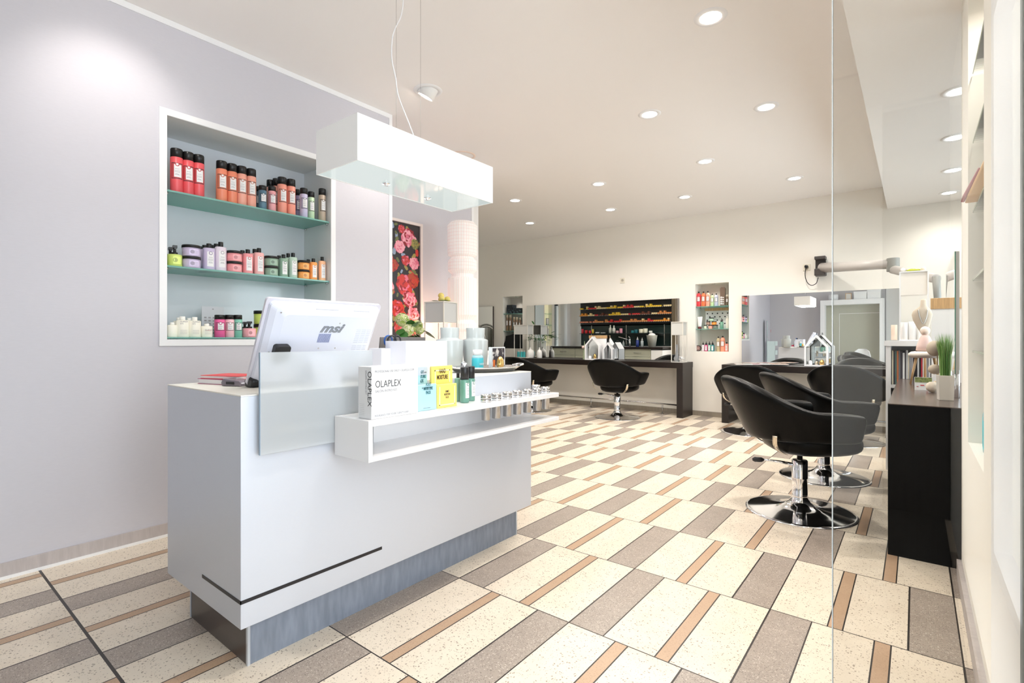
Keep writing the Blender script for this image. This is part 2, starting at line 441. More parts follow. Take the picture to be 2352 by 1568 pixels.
# ================================================================= PRODUCTS
LW = P('label_white', (.85,.84,.84), .5); LI = P('label_ink', (.03,.03,.035), .5); LG = P('label_grey_ink', (.35,.34,.36), .5)
def patch(bm, r, a0, a1, z0, z1, mi, n=8):
    """a curved sticker on the front (-Y) of a cylinder of radius r"""
    A = [(-PI/2+a0+(a1-a0)*k/n) for k in range(n+1)]
    lo = [bm.verts.new((r*math.cos(a), r*math.sin(a), z0)) for a in A]; hi = [bm.verts.new((r*math.cos(a), r*math.sin(a), z1)) for a in A]
    for k in range(n):
        f = bm.faces.new((lo[k], lo[k+1], hi[k+1], hi[k])); f.material_index = mi; f.smooth = True
def disc_patch(bm, r, zc, rad, mi, ring=False, n=14):
    pts = [bm.verts.new((r*math.sin(rad/r*math.cos(2*PI*k/n)), -r*math.cos(rad/r*math.cos(2*PI*k/n)), zc+rad*math.sin(2*PI*k/n))) for k in range(n)]
    f = bm.faces.new(pts); f.material_index = mi
def sticker(parent, r, z0, z1, cmat, framed=True, off=.0):
    bm = bmesh.new(); h = z1-z0; a = .95
    if framed:
        patch(bm, r+.0004, -a, a, z0, z1, 1); patch(bm, r+.0007, -a+.07, a-.07, z0+h*.04, z1-h*.04, 2)
        patch(bm, r+.0010, -a*.62+.1, a*.62+.1, z0+h*.1, z1-h*.1, 0)
    else:
        patch(bm, r+.0006, -a*.6, a*.6, z0, z1, 0)
    for k, (zz, ww) in enumerate(((.62,.35),(.5,.42),(.42,.42),(.30,.3),(.24,.36))):
        patch(bm, r+.0013, -a*ww, a*ww, z0+h*zz-h*.012, z0+h*zz+h*.012, 3, 4)
    disc_patch(bm, r+.0018, z0+h*.9, r*.34, 2); disc_patch(bm, r+.0022, z0+h*.9, r*.2, 0)
    return ob('label', bm, [LW, LI, cmat, LG], parent)
def product(kind, loc, r, h, rgb, label, group, rot=0., cap=(18,17,18), cat=None, sticky=True):
    cm = col(rgb, .35); cp = col(cap, .35)
    names = dict(can='spray_can', bottle='shampoo_bottle', jar='cream_jar', pump='pump_jar', dropper='dropper_bottle', dispenser='refill_bottle')
    t = thing(names[kind], label, cat or dict(can='spray can', bottle='bottle', jar='jar', pump='jar', dropper='bottle', dispenser='bottle')[kind], loc, rot, group)
    bm = bmesh.new(); dm = srgb(*rgb)
    dark = col(tuple(int(c*.82) for c in rgb), .4)
    if kind == 'can':
        hb = h*.8
        cyl(bm, r, 0, hb, 28); ob('body', bm, cm, t)
        bm = bmesh.new(); lathe(bm, [(0,hb),(r*.97,hb),(r*.97,h-.004),(r*.9,h),(0,h)], 28); ob('cap', bm, cp, t)
        if sticky: sticker(t, r, h*.3, h*.66, dark)
    elif kind == 'bottle':
        hb = h*.83
        lathe(bm, [(0,0),(r*.94,0),(r,.004),(r,hb-.006),(r*.9,hb-.001),(r*.45,hb),(0,hb)], 28)
        for v in bm.verts: v.co.y *= .78
        ob('body', bm, cm, t)
        bm = bmesh.new(); cyl(bm, r*.42, hb, h, 22); ob('cap', bm, cp, t)
        if sticky: s = sticker(t, r, h*.12, h*.68, dark, False); s.scale = (1,.78,1)
    elif kind == 'dispenser':
        hb = h*.9
        lathe(bm, [(0,0),(r*.94,0),(r,.004),(r,h*.72),(r*.9,h*.8),(r*.6,h*.87),(r*.35,hb),(0,hb)], 28); ob('body', bm, cm, t)
        bm = bmesh.new(); cyl(bm, r*.34, hb, h, 20); ob('cap', bm, cp, t)
        if sticky: sticker(t, r, h*.33, h*.68, dark)
    elif kind == 'dropper':
        hb = h*.66
        lathe(bm, [(0,0),(r*.94,0),(r,.003),(r,hb-.004),(r*.6,hb),(0,hb)], 24); ob('body', bm, cm, t)
        bm = bmesh.new(); lathe(bm, [(0,hb),(r*.62,hb),(r*.6,h*.78),(r*.22,h*.88),(r*.18,h),(0,h)], 20); ob('cap', bm, cp, t)
        if sticky: sticker(t, r, h*.1, h*.56, dark, False)
    elif kind == 'jar':
        hb = h*.76
        lathe(bm, [(0,0),(r*.93,0),(r*.96,.004),(r*.96,hb),(0,hb)], 32); ob('body', bm, cm, t)
        bm = bmesh.new(); lathe(bm, [(0,hb),(r,hb),(r,h-.003),(r*.96,h),(0,h)], 32); ob('lid', bm, cp, t)
        if sticky:
            bm = bmesh.new(); patch(bm, r*.96+.0006, -.35, .75, h*.12, h*.62, 0); disc_patch(bm, r*.96+.0012, h*.37, h*.17, 1)
            for k in range(3): patch(bm, r*.96+.001, .0, .62, h*(.22+.12*k), h*(.25+.12*k), 2, 4)
            ob('label', bm, [col(tuple(min(255, int(c*1.08+12)) for c in rgb), .5), dark, LG], t)
    elif kind == 'pump':
        hb = h*.55
        lathe(bm, [(0,0),(r*.93,0),(r,.004),(r,hb-.004),(r*.94,hb),(0,hb)], 32); ob('body', bm, cm, t)
        bm = bmesh.new(); cyl(bm, r*.42, hb, h*.66, 20); cyl(bm, r*.2, h*.66, h*.85, 14); box(bm, -r*.28, r*.28, -r*.75, r*.25, h*.85, h*.97)
        box(bm, -r*.12, r*.12, -r*.85, -r*.6, h*.78, h*.9); ob('pump_head', bm, cp, t)
        if sticky:
            bm = bmesh.new(); patch(bm, r+.0006, -.3, .8, h*.1, h*.45, 0); disc_patch(bm, r+.0012, h*.28, h*.1, 1)
            ob('label', bm, [col(tuple(min(255, int(c*1.08+12)) for c in rgb), .5), dark], t)
    return t

ORD = ['leftmost', 'second from left', 'third from left', 'fourth from left', 'fifth from left', 'sixth from left']
def left_item(kind, px, wpx, top, X, z, rgb, label, group, sticky=True, cap=(18,17,18), h=None):
    p = wX(px, top, X); d = dep(p.x, p.y); r = wpx*d/F/2*.96
    hh = h if h else p.z - z
    return product(kind, (p.x, p.y, z), r, hh, rgb, label, group, rot=PI/2 - R(12) if kind != 'bottle' else PI/2, sticky=sticky, cap=cap)
def glass_shelf(name, x0, x1, y0, y1, z, label, group, pins, thick=.01):
    t = thing(name, label, 'glass shelf', ((x0+x1)/2, (y0+y1)/2, z), 0, group)
    cx, cy = (x0+x1)/2, (y0+y1)/2
    B('glass_panel', x0-cx, x1-cx, y0-cy, y1-cy, -thick, 0, [shelfg], t)
    for (ax, ay) in pins:
        bm = bmesh.new(); cyl(bm, .007, -thick-.012, -thick, 12, cx=ax-cx, cy=ay-cy); ob('shelf_pin', bm, steel, t)
    return t
z1, z2, z3 = 1.968, 1.537, 1.126
for z, lb in ((z1,'uppermost green-tinted glass shelf in the big left wall niche'),(z2,'middle green-tinted glass shelf in the big left wall niche'),(z3,'bottom green-tinted glass shelf in the big left wall niche')):
    glass_shelf('glass_shelf', XL-ND+.005, XL-.012, NY0+.004, NY1-.004, z, lb, 'glass shelves of the left wall niche',
                [(XL-.03, NY1-.012), (XL-ND+.04, NY1-.012), (XL-.03, NY0+.012), (XL-ND+.04, NY0+.012)], .01 if z > 1.2 else .008)
XA, XB_ = -3.385, -3.47
RED, ORG, PCH, PNK = (232,92,98), (240,142,110), (244,172,152), (240,168,172)
G1 = 'products on the top shelf of the left wall niche'
for k, (px, wp, tp) in enumerate(((405.5,26.5,343),(432,24.5,351),(456.4,23.5,357))):
    left_item('can', px, wp, tp, XA, z1, RED, 'tall coral-red can with black cap, %s of three on top niche shelf' % ('left','middle','right')[k], G1)
for k, (px, wp, tp, c_, w_) in enumerate(((509,24,371,ORG,'orange can, left of two orange ones'),(532.7,22.5,377.5,ORG,'orange can, right of two orange ones'),(555,22,383,PCH,'pale peach can, beside the orange ones'),(577,21.5,389,PCH,'pale peach can, rightmost of the row of four'))):
    left_item('can', px, wp, tp, XA, z1, c_, 'tall %s, top niche shelf' % w_, G1)
left_item('can', 603, 18, 427, XA, z1, (90,126,146), 'short steel-blue can with black cap on the top niche shelf', G1)
left_item('can', 592, 15, 429, XB_, z1, (60,96,116), 'short dark blue can half hidden behind the steel-blue can', G1)
left_item('can', 624.6, 17.5, 428, XA, z1, PNK, 'short pale pink can beside the steel-blue can', G1)
left_item('can', 621, 17, 414, XB_-.05, z1, PCH, 'peach can in back row, left of two black caps showing', G1)
left_item('can', 634.5, 17, 411, XB_-.02, z1, PCH, 'peach can in back row, right of two black caps showing', G1)
left_item('can', 648, 21, 408, XA, z1, (246,160,140), 'tall salmon can, left of the right-hand pair on top niche shelf', G1)
left_item('can', 668.5, 20, 412.7, XA, z1, (246,160,140), 'tall salmon can, right of the right-hand pair on top niche shelf', G1)
left_item('can', 684, 15, 436, XB_, z1, (150,136,168), 'short purple can standing behind the lavender can', G1)
left_item('can', 697.5, 18, 433, XA, z1, (200,194,222), 'short lavender can with black cap on the top niche shelf', G1)
left_item('can', 714.5, 15.5, 441, XA-.02, z1, (196,222,184), 'short pale green can right of the lavender can', G1)
left_item('can', 740, 17, 434, XA, z1, (196,176,156), 'beige can standing alone at the right end of top shelf', G1)
G2 = 'products on the middle shelf of the left wall niche'
LIM, LAV, LIL, PK2, GRN, GRN2, OR2, OR3 = (206,224,122), (198,186,214), (226,214,226), (240,156,160), (142,170,150), (184,206,190), (246,166,92), (248,190,148)
left_item('pump', 401, 31, 563, XA, z2, LIM, 'lime green pump jar at the left end of the middle shelf', G2)
left_item('pump', 391, 30, 567, XB_-.03, z2, LIM, 'lime green pump jar behind the other at left of middle shelf', G2)
def stack(px, wp, top, z, rgb, word, grp, X=XA):
    p = wX(px, top, X); hh = (p.z-z)/2
    for k in range(2):
        left_item('jar', px, wp, top, X, z+k*hh, rgb, '%s wide jar with black lid, %s of its stack of two' % (word, ('bottom','top')[k]), grp, h=hh)
stack(439.4, 40, 564, z2, LAV, 'lavender', G2)
for px, tp, X, c_, lb in ((462,566,XB_-.06,LAV,'lavender bottle furthest back beside the lavender jars'),(470.5,563,XB_-.02,LAV,'lavender bottle in the middle depth of its row'),(480,559.6,XA,LAV,'lavender bottle at the front beside the lavender jars'),(490,563,XB_-.03,LIL,'pale lilac bottle deep behind the front lavender bottle'),
    (497,560,XB_,LIL,'pale lilac bottle in back row, left of front lilac one'),(507,556,XA,LIL,'pale lilac bottle at the front, tallest on the middle shelf'),
    (557,575,XB_,PK2,'pink bottle in back row behind the pink jars'),(569,573,XA,PK2,'pink bottle at the front beside the pink jars'),(585,572,XB_,(244,184,182),'light pink bottle in back row between pink ones'),(594.8,570,XA,(244,184,182),'light pink bottle at the front with black cap'),
    (641,587,XB_,GRN,'sage green bottle in back row behind sage jars'),(651,584.5,XA,GRN,'sage green bottle at the front beside sage jars'),(662,582,XB_,GRN2,'pale sage bottle in back row between sage bottles'),(673,581,XA,GRN2,'pale sage bottle at the front, right of the sage one'),
    (708,596,XB_,OR2,'orange bottle in back row behind the orange jars'),(719.7,593.7,XA,OR2,'orange bottle at the front beside the orange jars'),(739.8,590,XA,OR3,'light orange bottle at the right end of middle shelf')):
    left_item('bottle', px, 27-.0325*(px-462)*1.0, tp, X, z2, c_, lb, G2, sticky=(X == XA))
stack(538, 34.4, 577, z2, PK2, 'pink', G2); stack(622.7, 31.6, 589, z2, GRN, 'sage green', G2); stack(697, 27.7, 599, z2, OR2, 'orange', G2)
G3 = 'products on the bottom shelf of the left wall niche'
CRM = (250,246,232)
for px, wp, tp, X, lb, txt in ((395.4,22,740,XA,'short cream white bottle at the left end of bottom shelf',None),(411,24,729,XB_,'cream white bottle half hidden in the back row',None),(419,28,726.7,XA,'tall cream bottle, left of the two front lettered ones','OLAPLEX\nNº4'),(434,24,730,XB_-.03,'cream white bottle in back row between lettered ones',None),(447,27,728,XA,'tall cream bottle, right of the two front lettered ones','OLAPLEX\nNº5'),(474.8,25,743,XA,'short cream bottle with a red line near the paper sign','OLAPLEX')):
    t = left_item('bottle', px, wp, tp, X, z3, CRM, lb, G3, sticky=False, cap=(250,248,242))
    if txt:
        r_ = [c for c in t.children if c.name.startswith('body')][0].dimensions
        rr = wp*dep(t.location.x, t.location.y)/F/2
        text(txt, .0125, LG, t, (-rr*.6, -rr*.79, .075 if 'Nº' in txt else .04), (PI/2,0,0), sx=.8)
        bm = bmesh.new()
        for k in range(4): patch(bm, rr+.001, -.55, .45, .02+.007*k, .021+.007*k, 0 if not (k == 3 and px > 470) else 1, 4)
        o_ = ob('label', bm, [LG, col((200,60,50))], t); o_.scale = (1,.8,1)
for px, wp, c_, w_ in ((504.5,22.6,(232,100,158),'magenta pink'),(527,20.5,(244,196,204),'pale pink'),(546.5,18.5,(130,196,176),'mint green')):
    left_item('can', px, wp, 723, XA, z3, c_, 'short %s can with black cap on bottom niche shelf' % w_, G3)
left_item('pump', 572, 31, 737, XA, z3, (244,170,178), 'pink pump jar in front on the bottom niche shelf', G3)
left_item('pump', 562, 30, 738, XB_-.02, z3, (244,170,178), 'pink pump jar behind the other on the bottom niche shelf', G3)
stack(600, 33, 713.6, z3, (196,214,104), 'lime green', G3)
# paper sign standing in the niche
p0 = wX(463, 703, -3.56); p1 = wX(514, 703, -3.56)
t = thing('paper_sign', 'white printed card standing behind the cream bottles', 'sign', (-3.56, (p0.y+p1.y)/2, z3), PI/2)
hw = (p1.y-p0.y)/2; hh = p0.z-z3
B('card', -hw, hw, -.002, .002, 0, hh, P('grey_card', srgb(208,210,216), .5), t)
bm = bmesh.new()
for r_ in range(6):
    for c_ in range(5):
        x = -hw*.78+c_*hw*.38; z = hh*.62-r_*hh*.1
        box(bm, x, x+hw*.2, -.0032, -.002, z, z+hh*.045)
box(bm, -hw*.06, hw*.06, -.0032, -.002, hh*.9, hh*.94); ob('print', bm, LG, t)

# ---- back wall niches
def back_niche(x0, x1, shelves, lab):
    bm = bmesh.new(); box(bm, x0-.0, x1, YB+.24, YB+.25, nz0, nz1); struct(ob('wall_niche_panel', bm, P('niche_warm_white', srgb(226,222,216), .5)))
    for z, l in shelves:
        glass_shelf('glass_shelf', x0+.004, x1-.004, YB+.01, YB+.235, z, l, None, [(x0+.012, YB+.03), (x1-.012, YB+.03), (x0+.012, YB+.2)], .007)
def niche_z(y, px): return wY(px, y, YB+.03).z
YN = YB+.07
zt2, zm2 = wY(1640,703,YN).z, wY(1640,755,YN).z; zb2 = nz0
back_niche(n2x0, n2x1, ((zt2,'upper glass shelf in the niche between the two mirrors'),(zm2,'lower glass shelf in the niche between the two mirrors')), '')
zt1, zm1 = wY(1178,720,YN).z, wY(1178,759.5,YN).z
back_niche(n1x0, n1x1, ((zt1,'upper glass shelf in the far left back niche'),(zm1,'lower glass shelf in the far left back niche')), '')
def back_item(kind, px, wpx, top, z, rgb, label, group, Y=YN, sticky=True, cap=(18,17,18)):
    p = wY(px, top, Y); r = wpx*dep(p.x, p.y)/F/2
    return product(kind, (p.x, Y, z), r, p.z-z, rgb, label, group, rot=0, sticky=sticky, cap=cap)
def n2(x, y): return 1580+x/7.47, 640+y/7.47
GA = 'products on the upper shelf of the niche between the mirrors'
for x, w_, top, c_, lb in ((187,72,222,(240,70,80),'red'),(268,70,218,(246,130,84),'orange'),(343,70,213,(250,178,154),'peach'),(418,60,258,(206,226,176),'pale green'),(487,65,253,(200,204,224),'pale lavender')):
    px, py = n2(x, top); back_item('dispenser', px, w_/7.47, py, zt2, c_, '%s litre bottle with black cap in the back wall niche' % lb, GA)
px, py = n2(600,145); p = wY(px, py, YN)
t = thing('product_box', 'tall brown arched-top box in the back wall niche', 'box', (p.x, YN, zt2), 0)
hh = p.z-zt2
bm = bmesh.new(); prism(bm, [(-.034,0),(.034,0),(.034,hh-.02),(.02,hh),(-.02,hh),(-.034,hh-.02)], 1, -.02, .02); ob('carton', bm, col((120,100,86)), t)
bm = bmesh.new()
for k in range(4): box(bm, -.028, -.004, -.0215, -.02, .02+.03*k, .042+.03*k); box(bm, .0, .02, -.0215, -.02, .02+.03*k, .035+.03*k)
ob('print', bm, LW, t)
px, py = n2(672,275); back_item('can', px, 6, py, zt2, (132,112,94), 'slim brown can with cream cap beside the tall brown box', GA, cap=(232,222,204))
GB = 'products on the lower shelf of the niche between the mirrors'
# dotted gift bag with wooden bar
def hangbag(name, x0, x1, y, z0, z1, label, dots=False, depth=.03):
    t = thing(name, label, 'gift bag', ((x0+x1)/2, y, z0), 0); w_ = (x1-x0)/2; h_ = z1-z0
    bm = bmesh.new(); prism(bm, [(-depth,0),(depth,0),(depth*.5,h_*.5),(.003,h_),(-.003,h_),(-depth*.5,h_*.5)], 0, -w_*.94, w_*.94)
    ob('bag_body', bm, paper, t)
    B('wooden_bar', -w_, w_, -.014, .014, h_*.87, h_, wood, t, .002)
    if dots:
        bm = bmesh.new()
        for r_ in range(5):
            for c_ in range(5):
                x = -w_*.8+c_*w_*.38+(r_%2)*w_*.19; z = h_*(.1+.16*r_)
                yy = -depth*(1-z/h_)-.004
                if x < w_*.9:
                    M = Matrix.Translation((x, yy+.002, z)) @ Matrix.Rotation(PI/2, 4, 'X'); cyl(bm, w_*.055, 0, .003, 12, M=M)
        ob('dot_print', bm, LI, t)
    return t
a = n2(295,500); b = n2(700,860); hangbag('gift_bag', wY(a[0],a[1],YB+.19).x, n2x1-.012, YB+.19, zm2, zt2-.02, 'white bag with black dots and wooden top bar in niche', True)
for kind, x, w_, top, c_, lb, Y_ in (('jar',300,52,792,(206,214,188),'small pale green jar at the left of the niche jars',YN),('jar',390,70,790,(240,160,142),'small salmon jar with its lid under the brown jar',YN),('jar',475,80,790,(110,122,112),'small dark green jar under the orange tub',YN),('dropper',580,58,675,(110,160,138),'green spray bottle with black pointed top in niche',YN),('bottle',675,45,640,(240,236,224),'slim white bottle at the right end of the niche shelf',YN)):
    px, py = n2(x, top); back_item(kind, px, w_/7.47, py, zm2, c_, lb, GB, cap=(60,58,56) if kind != 'bottle' else (240,238,230), sticky=False)
zj = wY(n2(390,790)[0], n2(390,790)[1], YN).z
for x, w_, top, c_, lb in ((350,70,730,(160,134,118),'small brown jar stacked on the salmon jar'),(450,84,730,(244,150,62),'small round orange tub stacked on the dark green jar')):
    px, py = n2(x, top); back_item('jar', px, w_/7.47, py, zj, c_, lb, GB, sticky=False)
px, py = n2(405, 668); zk = wY(n2(350,730)[0], n2(350,730)[1], YN).z
back_item('jar', px, 11, py, zk, (170,196,172), 'pale green jar with black lid topping the jar pile', GB, sticky=False)
px, py = n2(205,650); p = wY(px, py, YN)
t = thing('squeeze_tube', 'white squeeze tube standing on its dark red cap', 'tube', (p.x, YN, zm2), 0)
bm = bmesh.new(); h_ = p.z-zm2; rings = []
for k in range(7):
    f = k/6; rx = .026+.012*f; ry = .018*(1-f)+.001; z = .03+(h_-.03)*f
    rings.append([bm.verts.new((rx*math.cos(2*PI*i/16), ry*math.sin(2*PI*i/16), z)) for i in range(16)])
for q, w_ in zip(rings, rings[1:]):
    for i in range(16): bm.faces.new((q[i], q[(i+1)%16], w_[(i+1)%16], w_[i])).smooth = True
bm.faces.new(rings[0][::-1]); bm.faces.new(rings[-1]); ob('body', bm, LW, t)
bm = bmesh.new(); cyl(bm, .024, 0, .032); ob('cap', bm, col((110,20,28)), t)
GC = 'products at the bottom of the niche between the mirrors'
px, py = n2(178,1140); p = wY(px, 806.7, YN); rr = (nz0-0, (wY(px,py,YN).z-nz0)/2)[1]
t = thing('powder_compact', 'round black compact with brown centre standing upright in niche', 'compact', (p.x, YN, nz0+.0), 0)
bm = bmesh.new(); M = Matrix.Translation((0,.01,rr)) @ Matrix.Rotation(PI/2,4,'X'); lathe(bm, [(0,0),(rr,0),(rr,.02),(rr*.84,.024),(rr*.8,.018),(0,.018)], 30, M=M); ob('case', bm, black, t)
bm = bmesh.new(); lathe(bm, [(0,.0185),(rr*.79,.0185)], 28, M=M); ob('powder', bm, col((150,118,112)), t)
bm = bmesh.new(); prism(bm, [(-rr*.2,rr*.85),(rr*.2,rr*.85),(0,rr*1.3)], 1, -.0105, -.009); ob('emblem', bm, col((226,196,184)), t)
for kind, x, w_, top, c_, lb in (('dropper',262,46,1075,(216,200,208),'pale grey'),('dropper',315,52,1075,(210,80,130),'magenta'),('dropper',370,50,1075,(120,180,160),'mint'),('dropper',425,56,1075,(50,130,136),'teal'),('dispenser',522,62,990,(192,176,140),'beige'),('dispenser',597,75,980,(246,160,132),'salmon'),('bottle',665,55,1085,(238,160,148),'short salmon')):
    px, py = n2(x, top); back_item(kind, px, w_/7.47, py, nz0, c_, '%s bottle with black top at the bottom of the niche between mirrors' % lb, GC)
def n1(x, y): return 1090+x/8.71, 670+y/8.71
def plainbox(name, px0, px1, py0, z, Y, mat, label, cat, depth=.12):
    a, b = wY(px0, py0, Y), wY(px1, py0, Y)
    return tag(B(name, a.x-(a.x+b.x)/2, b.x-(a.x+b.x)/2, 0, depth, 0, a.z-z, mat, loc=((a.x+b.x)/2, Y, z)), label, cat)
flor = P('dark_floral_print', srgb(40,58,66), .5)
t_ = flor.node_tree; b_ = [n for n in t_.nodes if n.type == 'BSDF_PRINCIPLED'][0]
v_ = t_.nodes.new('ShaderNodeTexVoronoi'); v_.inputs['Scale'].default_value = 28
r_ = t_.nodes.new('ShaderNodeValToRGB'); r_.color_ramp.elements[0].color = (*srgb(110,140,148),1); r_.color_ramp.elements[1].color = (*srgb(26,32,42),1); r_.color_ramp.elements[1].position = .4
tc_ = t_.nodes.new('ShaderNodeTexCoord'); t_.links.new(tc_.outputs['Object'], v_.inputs['Vector']); t_.links.new(v_.outputs['Distance'], r_.inputs[0]); t_.links.new(r_.outputs[0], b_.inputs['Base Color'])
plainbox('storage_box', *(n1(645,0)[0], n1(760,0)[0]), n1(0,265)[1], zt1, YN-.02, flor, 'tall dark floral box on the far left niche shelf', 'box')
plainbox('storage_box', *(n1(765,0)[0], n1(912,0)[0]), n1(0,330)[1], zt1, YN-.02, flor, 'low dark floral box on the far left niche shelf', 'box')
GD = 'brown cans in the far left niche'
for x, w_, top, lb in ((660,52,452,'tall brown can, leftmost in the far left niche'),(720,56,455,'tall brown can, second in the far left niche'),(795,46,505,'shorter brown can, third in the far left niche'),(850,50,505,'shorter brown can, fourth in the far left niche'),(910,46,520,'shorter brown can, fifth in the far left niche')):
    px, py = n1(x, top); back_item('can', px, w_/8.71, py, zm1, (140,112,88), lb, GD, cap=(206,192,170))
# black bag slumped at the bottom of the far left niche
bm = bmesh.new(); q0 = wY(n1(590,0)[0], 790, YN).x+.02; q1 = n1x1-.012; n = 10
for k in range(n):
    pass
pts = [(0,0),(1,0),(1,.8),(.9,.92),(.7,.98),(.5,.9),(.3,.82),(.12,.78),(.1,.5),(.02,.3)]
prism(bm, [((q0+(q1-q0)*a), nz0+.001+(zm1-.03-nz0)*b) for a, b in pts], 1, YB+.02, YB+.2)
tag(ob('cloth_bag', bm, P('black_cloth', (.008,.008,.009), .9), None, .015), 'black cloth bag slumped at the bottom of the far niche', 'bag')
# niche lamps
for x in ((n2x0+n2x1)/2, (n1x0+n1x1)/2):
    t = thing('niche_spotlight', 'small chrome spotlight in the top of the %s back niche' % ('right' if x > -4 else 'left'), 'spotlight', (x, YB+.1, nz1), 0)
    bm = bmesh.new(); lathe(bm, [(0,-.004),(.02,-.004),(.022,-.006),(.035,-.004),(.036,0)], 24); ob('trim_ring', bm, chrome, t)
    l = bpy.data.lights.new('niche_beam', 'SPOT'); l.energy = 2.2; l.color = (1,.93,.84); l.spot_size = R(120); l.spot_blend = .8; l.shadow_soft_size = .02
    lo = bpy.data.objects.new('niche_beam', l); C.objects.link(lo); lo.location = (x, YB+.1, nz1-.015)

# ================================================================= RECEPTION COUNTER
XF = -1.74; CX0 = -2.40; CY0 = .761; CY1 = 2.376; CZ = .93
ctr = thing('reception_counter', 'white silvery reception counter with grey plinth and black corner stripe', 'reception counter', ((XF+CX0)/2, (CY0+CY1)/2, 0))
ox, oy = (XF+CX0)/2, (CY0+CY1)/2
cmat = P('silver_white_laminate', srgb(205,210,220), .36, .3)
addtex(cmat, scale=(1,1,30), amt=.015, nscale=60)
B('body', CX0-ox, XF-ox, CY0-oy, CY1-oy, .158, CZ-.004, cmat, ctr, .002)
B('worktop', CX0-ox, XF-ox, CY0-oy, CY1-oy, CZ-.004, CZ, P('warm_white_top', srgb(240,236,226), .3), ctr)
plg = addtex(P('grey_plinth', srgb(128,136,150), .45), scale=(1,6,1.2), amt=.16, nscale=7, detail=8)
B('plinth', -2.28-ox, -1.79-ox, .812-oy, 2.30-oy, 0, .158, plg, ctr)
B('plinth_end_panel', -2.28-ox, -1.795-ox, .806-oy, .812-oy, 0, .158, P('dark_brown_panel', srgb(72,62,58), .3), ctr)
for q_ in ((-1.797,-1.785,.803,.812),(-2.286,-2.28,.803,.812),(-1.79,-1.786,2.293,2.303)):
    bm = bmesh.new(); box(bm, q_[0]-ox, q_[1]-ox, q_[2]-oy, q_[3]-oy, 0, .157); ob('corner_profile', bm, P('aluminium_profile', srgb(205,212,222), .3, .6), ctr)
bm = bmesh.new(); box(bm, XF-.001-ox, XF+.0015-ox, CY0-.0015-oy, 1.326-oy, .242, .254); box(bm, -2.05-ox, XF+.0015-ox, CY0-.0015-oy, CY0+.001-oy, .242, .254)
ob('stripe', bm, P('black_inlay', (.012,.012,.016), .35), ctr)
# front shelf unit fixed to the counter
su = thing('display_ledge', 'white two-board display ledge fixed to the counter front', 'shelf', (-1.62, 1.7, .68))
def SU(x0,x1,y0,y1,z0_,z1_): return (x0+1.62, x1+1.62, y0-1.7, y1-1.7, z0_-.68, z1_-.68)
def board(x0, x1, ya, yb_, z0_, z1_, nose):
    """board whose far end runs out to a slanted tip"""
    bm = bmesh.new()
    poly = [(x0, ya), (x1, ya), (x1, yb_+.0), (x1-.012, yb_+.012), (x0, yb_-.03+.0), ]
    prism(bm, [(a+1.62, b-1.7) for a, b in poly], 2, z0_-.68, z1_-.68); return bm
lw = P('ledge_white', srgb(236,235,236), .18)
ob('upper_board', board(-1.709, -1.5, 1.105, 2.30, .806, .828, 0), lw, su, .002)
ob('lower_board', board(-1.709, -1.5, 1.105, 2.30, .682, .70, 0), lw, su, .002)
B('end_panel', *SU(-1.709, -1.5, 1.087, 1.105, .682, .828), lw, su, .001)
B('back_panel', *SU(-1.739, -1.709, 1.262, 2.26, .682, .828), lw, su)
# frosted guard
gp = thing('frosted_guard', 'frosted glass guard panel hung on the counter front', 'glass panel', (-1.715, 1.03, .728))
B('glass_panel', -.004, .004, .811-1.03, 1.258-1.03, 0, .343, frost, gp, .0008)
bm = bmesh.new(); box(bm, -.0045, .0045, .8095-1.03, .8113-1.03, .0, .343); ob('left_edge', bm, P('grey_glass_edge', srgb(140,160,178), .2), gp)
B('fixing_rail', -.024, -.0045, -.18, .2, .06, .09, steel, gp)
# steel tubes
for k, px in enumerate((1116,1140,1165,1188,1211,1233,1253)):
    X = -1.55; p = wX(px, 920, X)
    t = thing('steel_beaker', 'brushed steel tube hanging through the ledge, %s' % ('leftmost of the row','second of the row from the left','third of the row from the left','fourth in the middle of the row','third from the right end','second from the right end','rightmost, nearest the ledge tip')[k], 'steel tube', (X, p.y, .828), 0, 'steel tubes in the counter ledge')
    bm = bmesh.new(); lathe(bm, [(0,-.085),(.0195,-.085),(.0205,-.083),(.0205,.008),(.024,.008),(.024,.032),(.0215,.032),(.0215,.0),(.019,-.06),(0,-.06)], 26); ob('body', bm, steel, t)
    bm = bmesh.new(); lathe(bm, [(.0248,.002),(.0252,.006),(.0248,.01)], 26); ob('collar', bm, chrome, t)
p = wX(1229, 893, -1.63); t = thing('steel_beaker', 'brushed steel tube half hidden behind the second tube from the right', 'steel tube', (-1.66, wX(1231,893,-1.66).y, .828), 0, 'steel tubes in the counter ledge')
bm = bmesh.new(); lathe(bm, [(0,-.085),(.0195,-.085),(.0205,-.083),(.0205,.008),(.024,.008),(.024,.032),(.0215,.032),(.0215,.0),(.019,-.06),(0,-.06)], 26); ob('body', bm, steel, t)
ZL = .8285
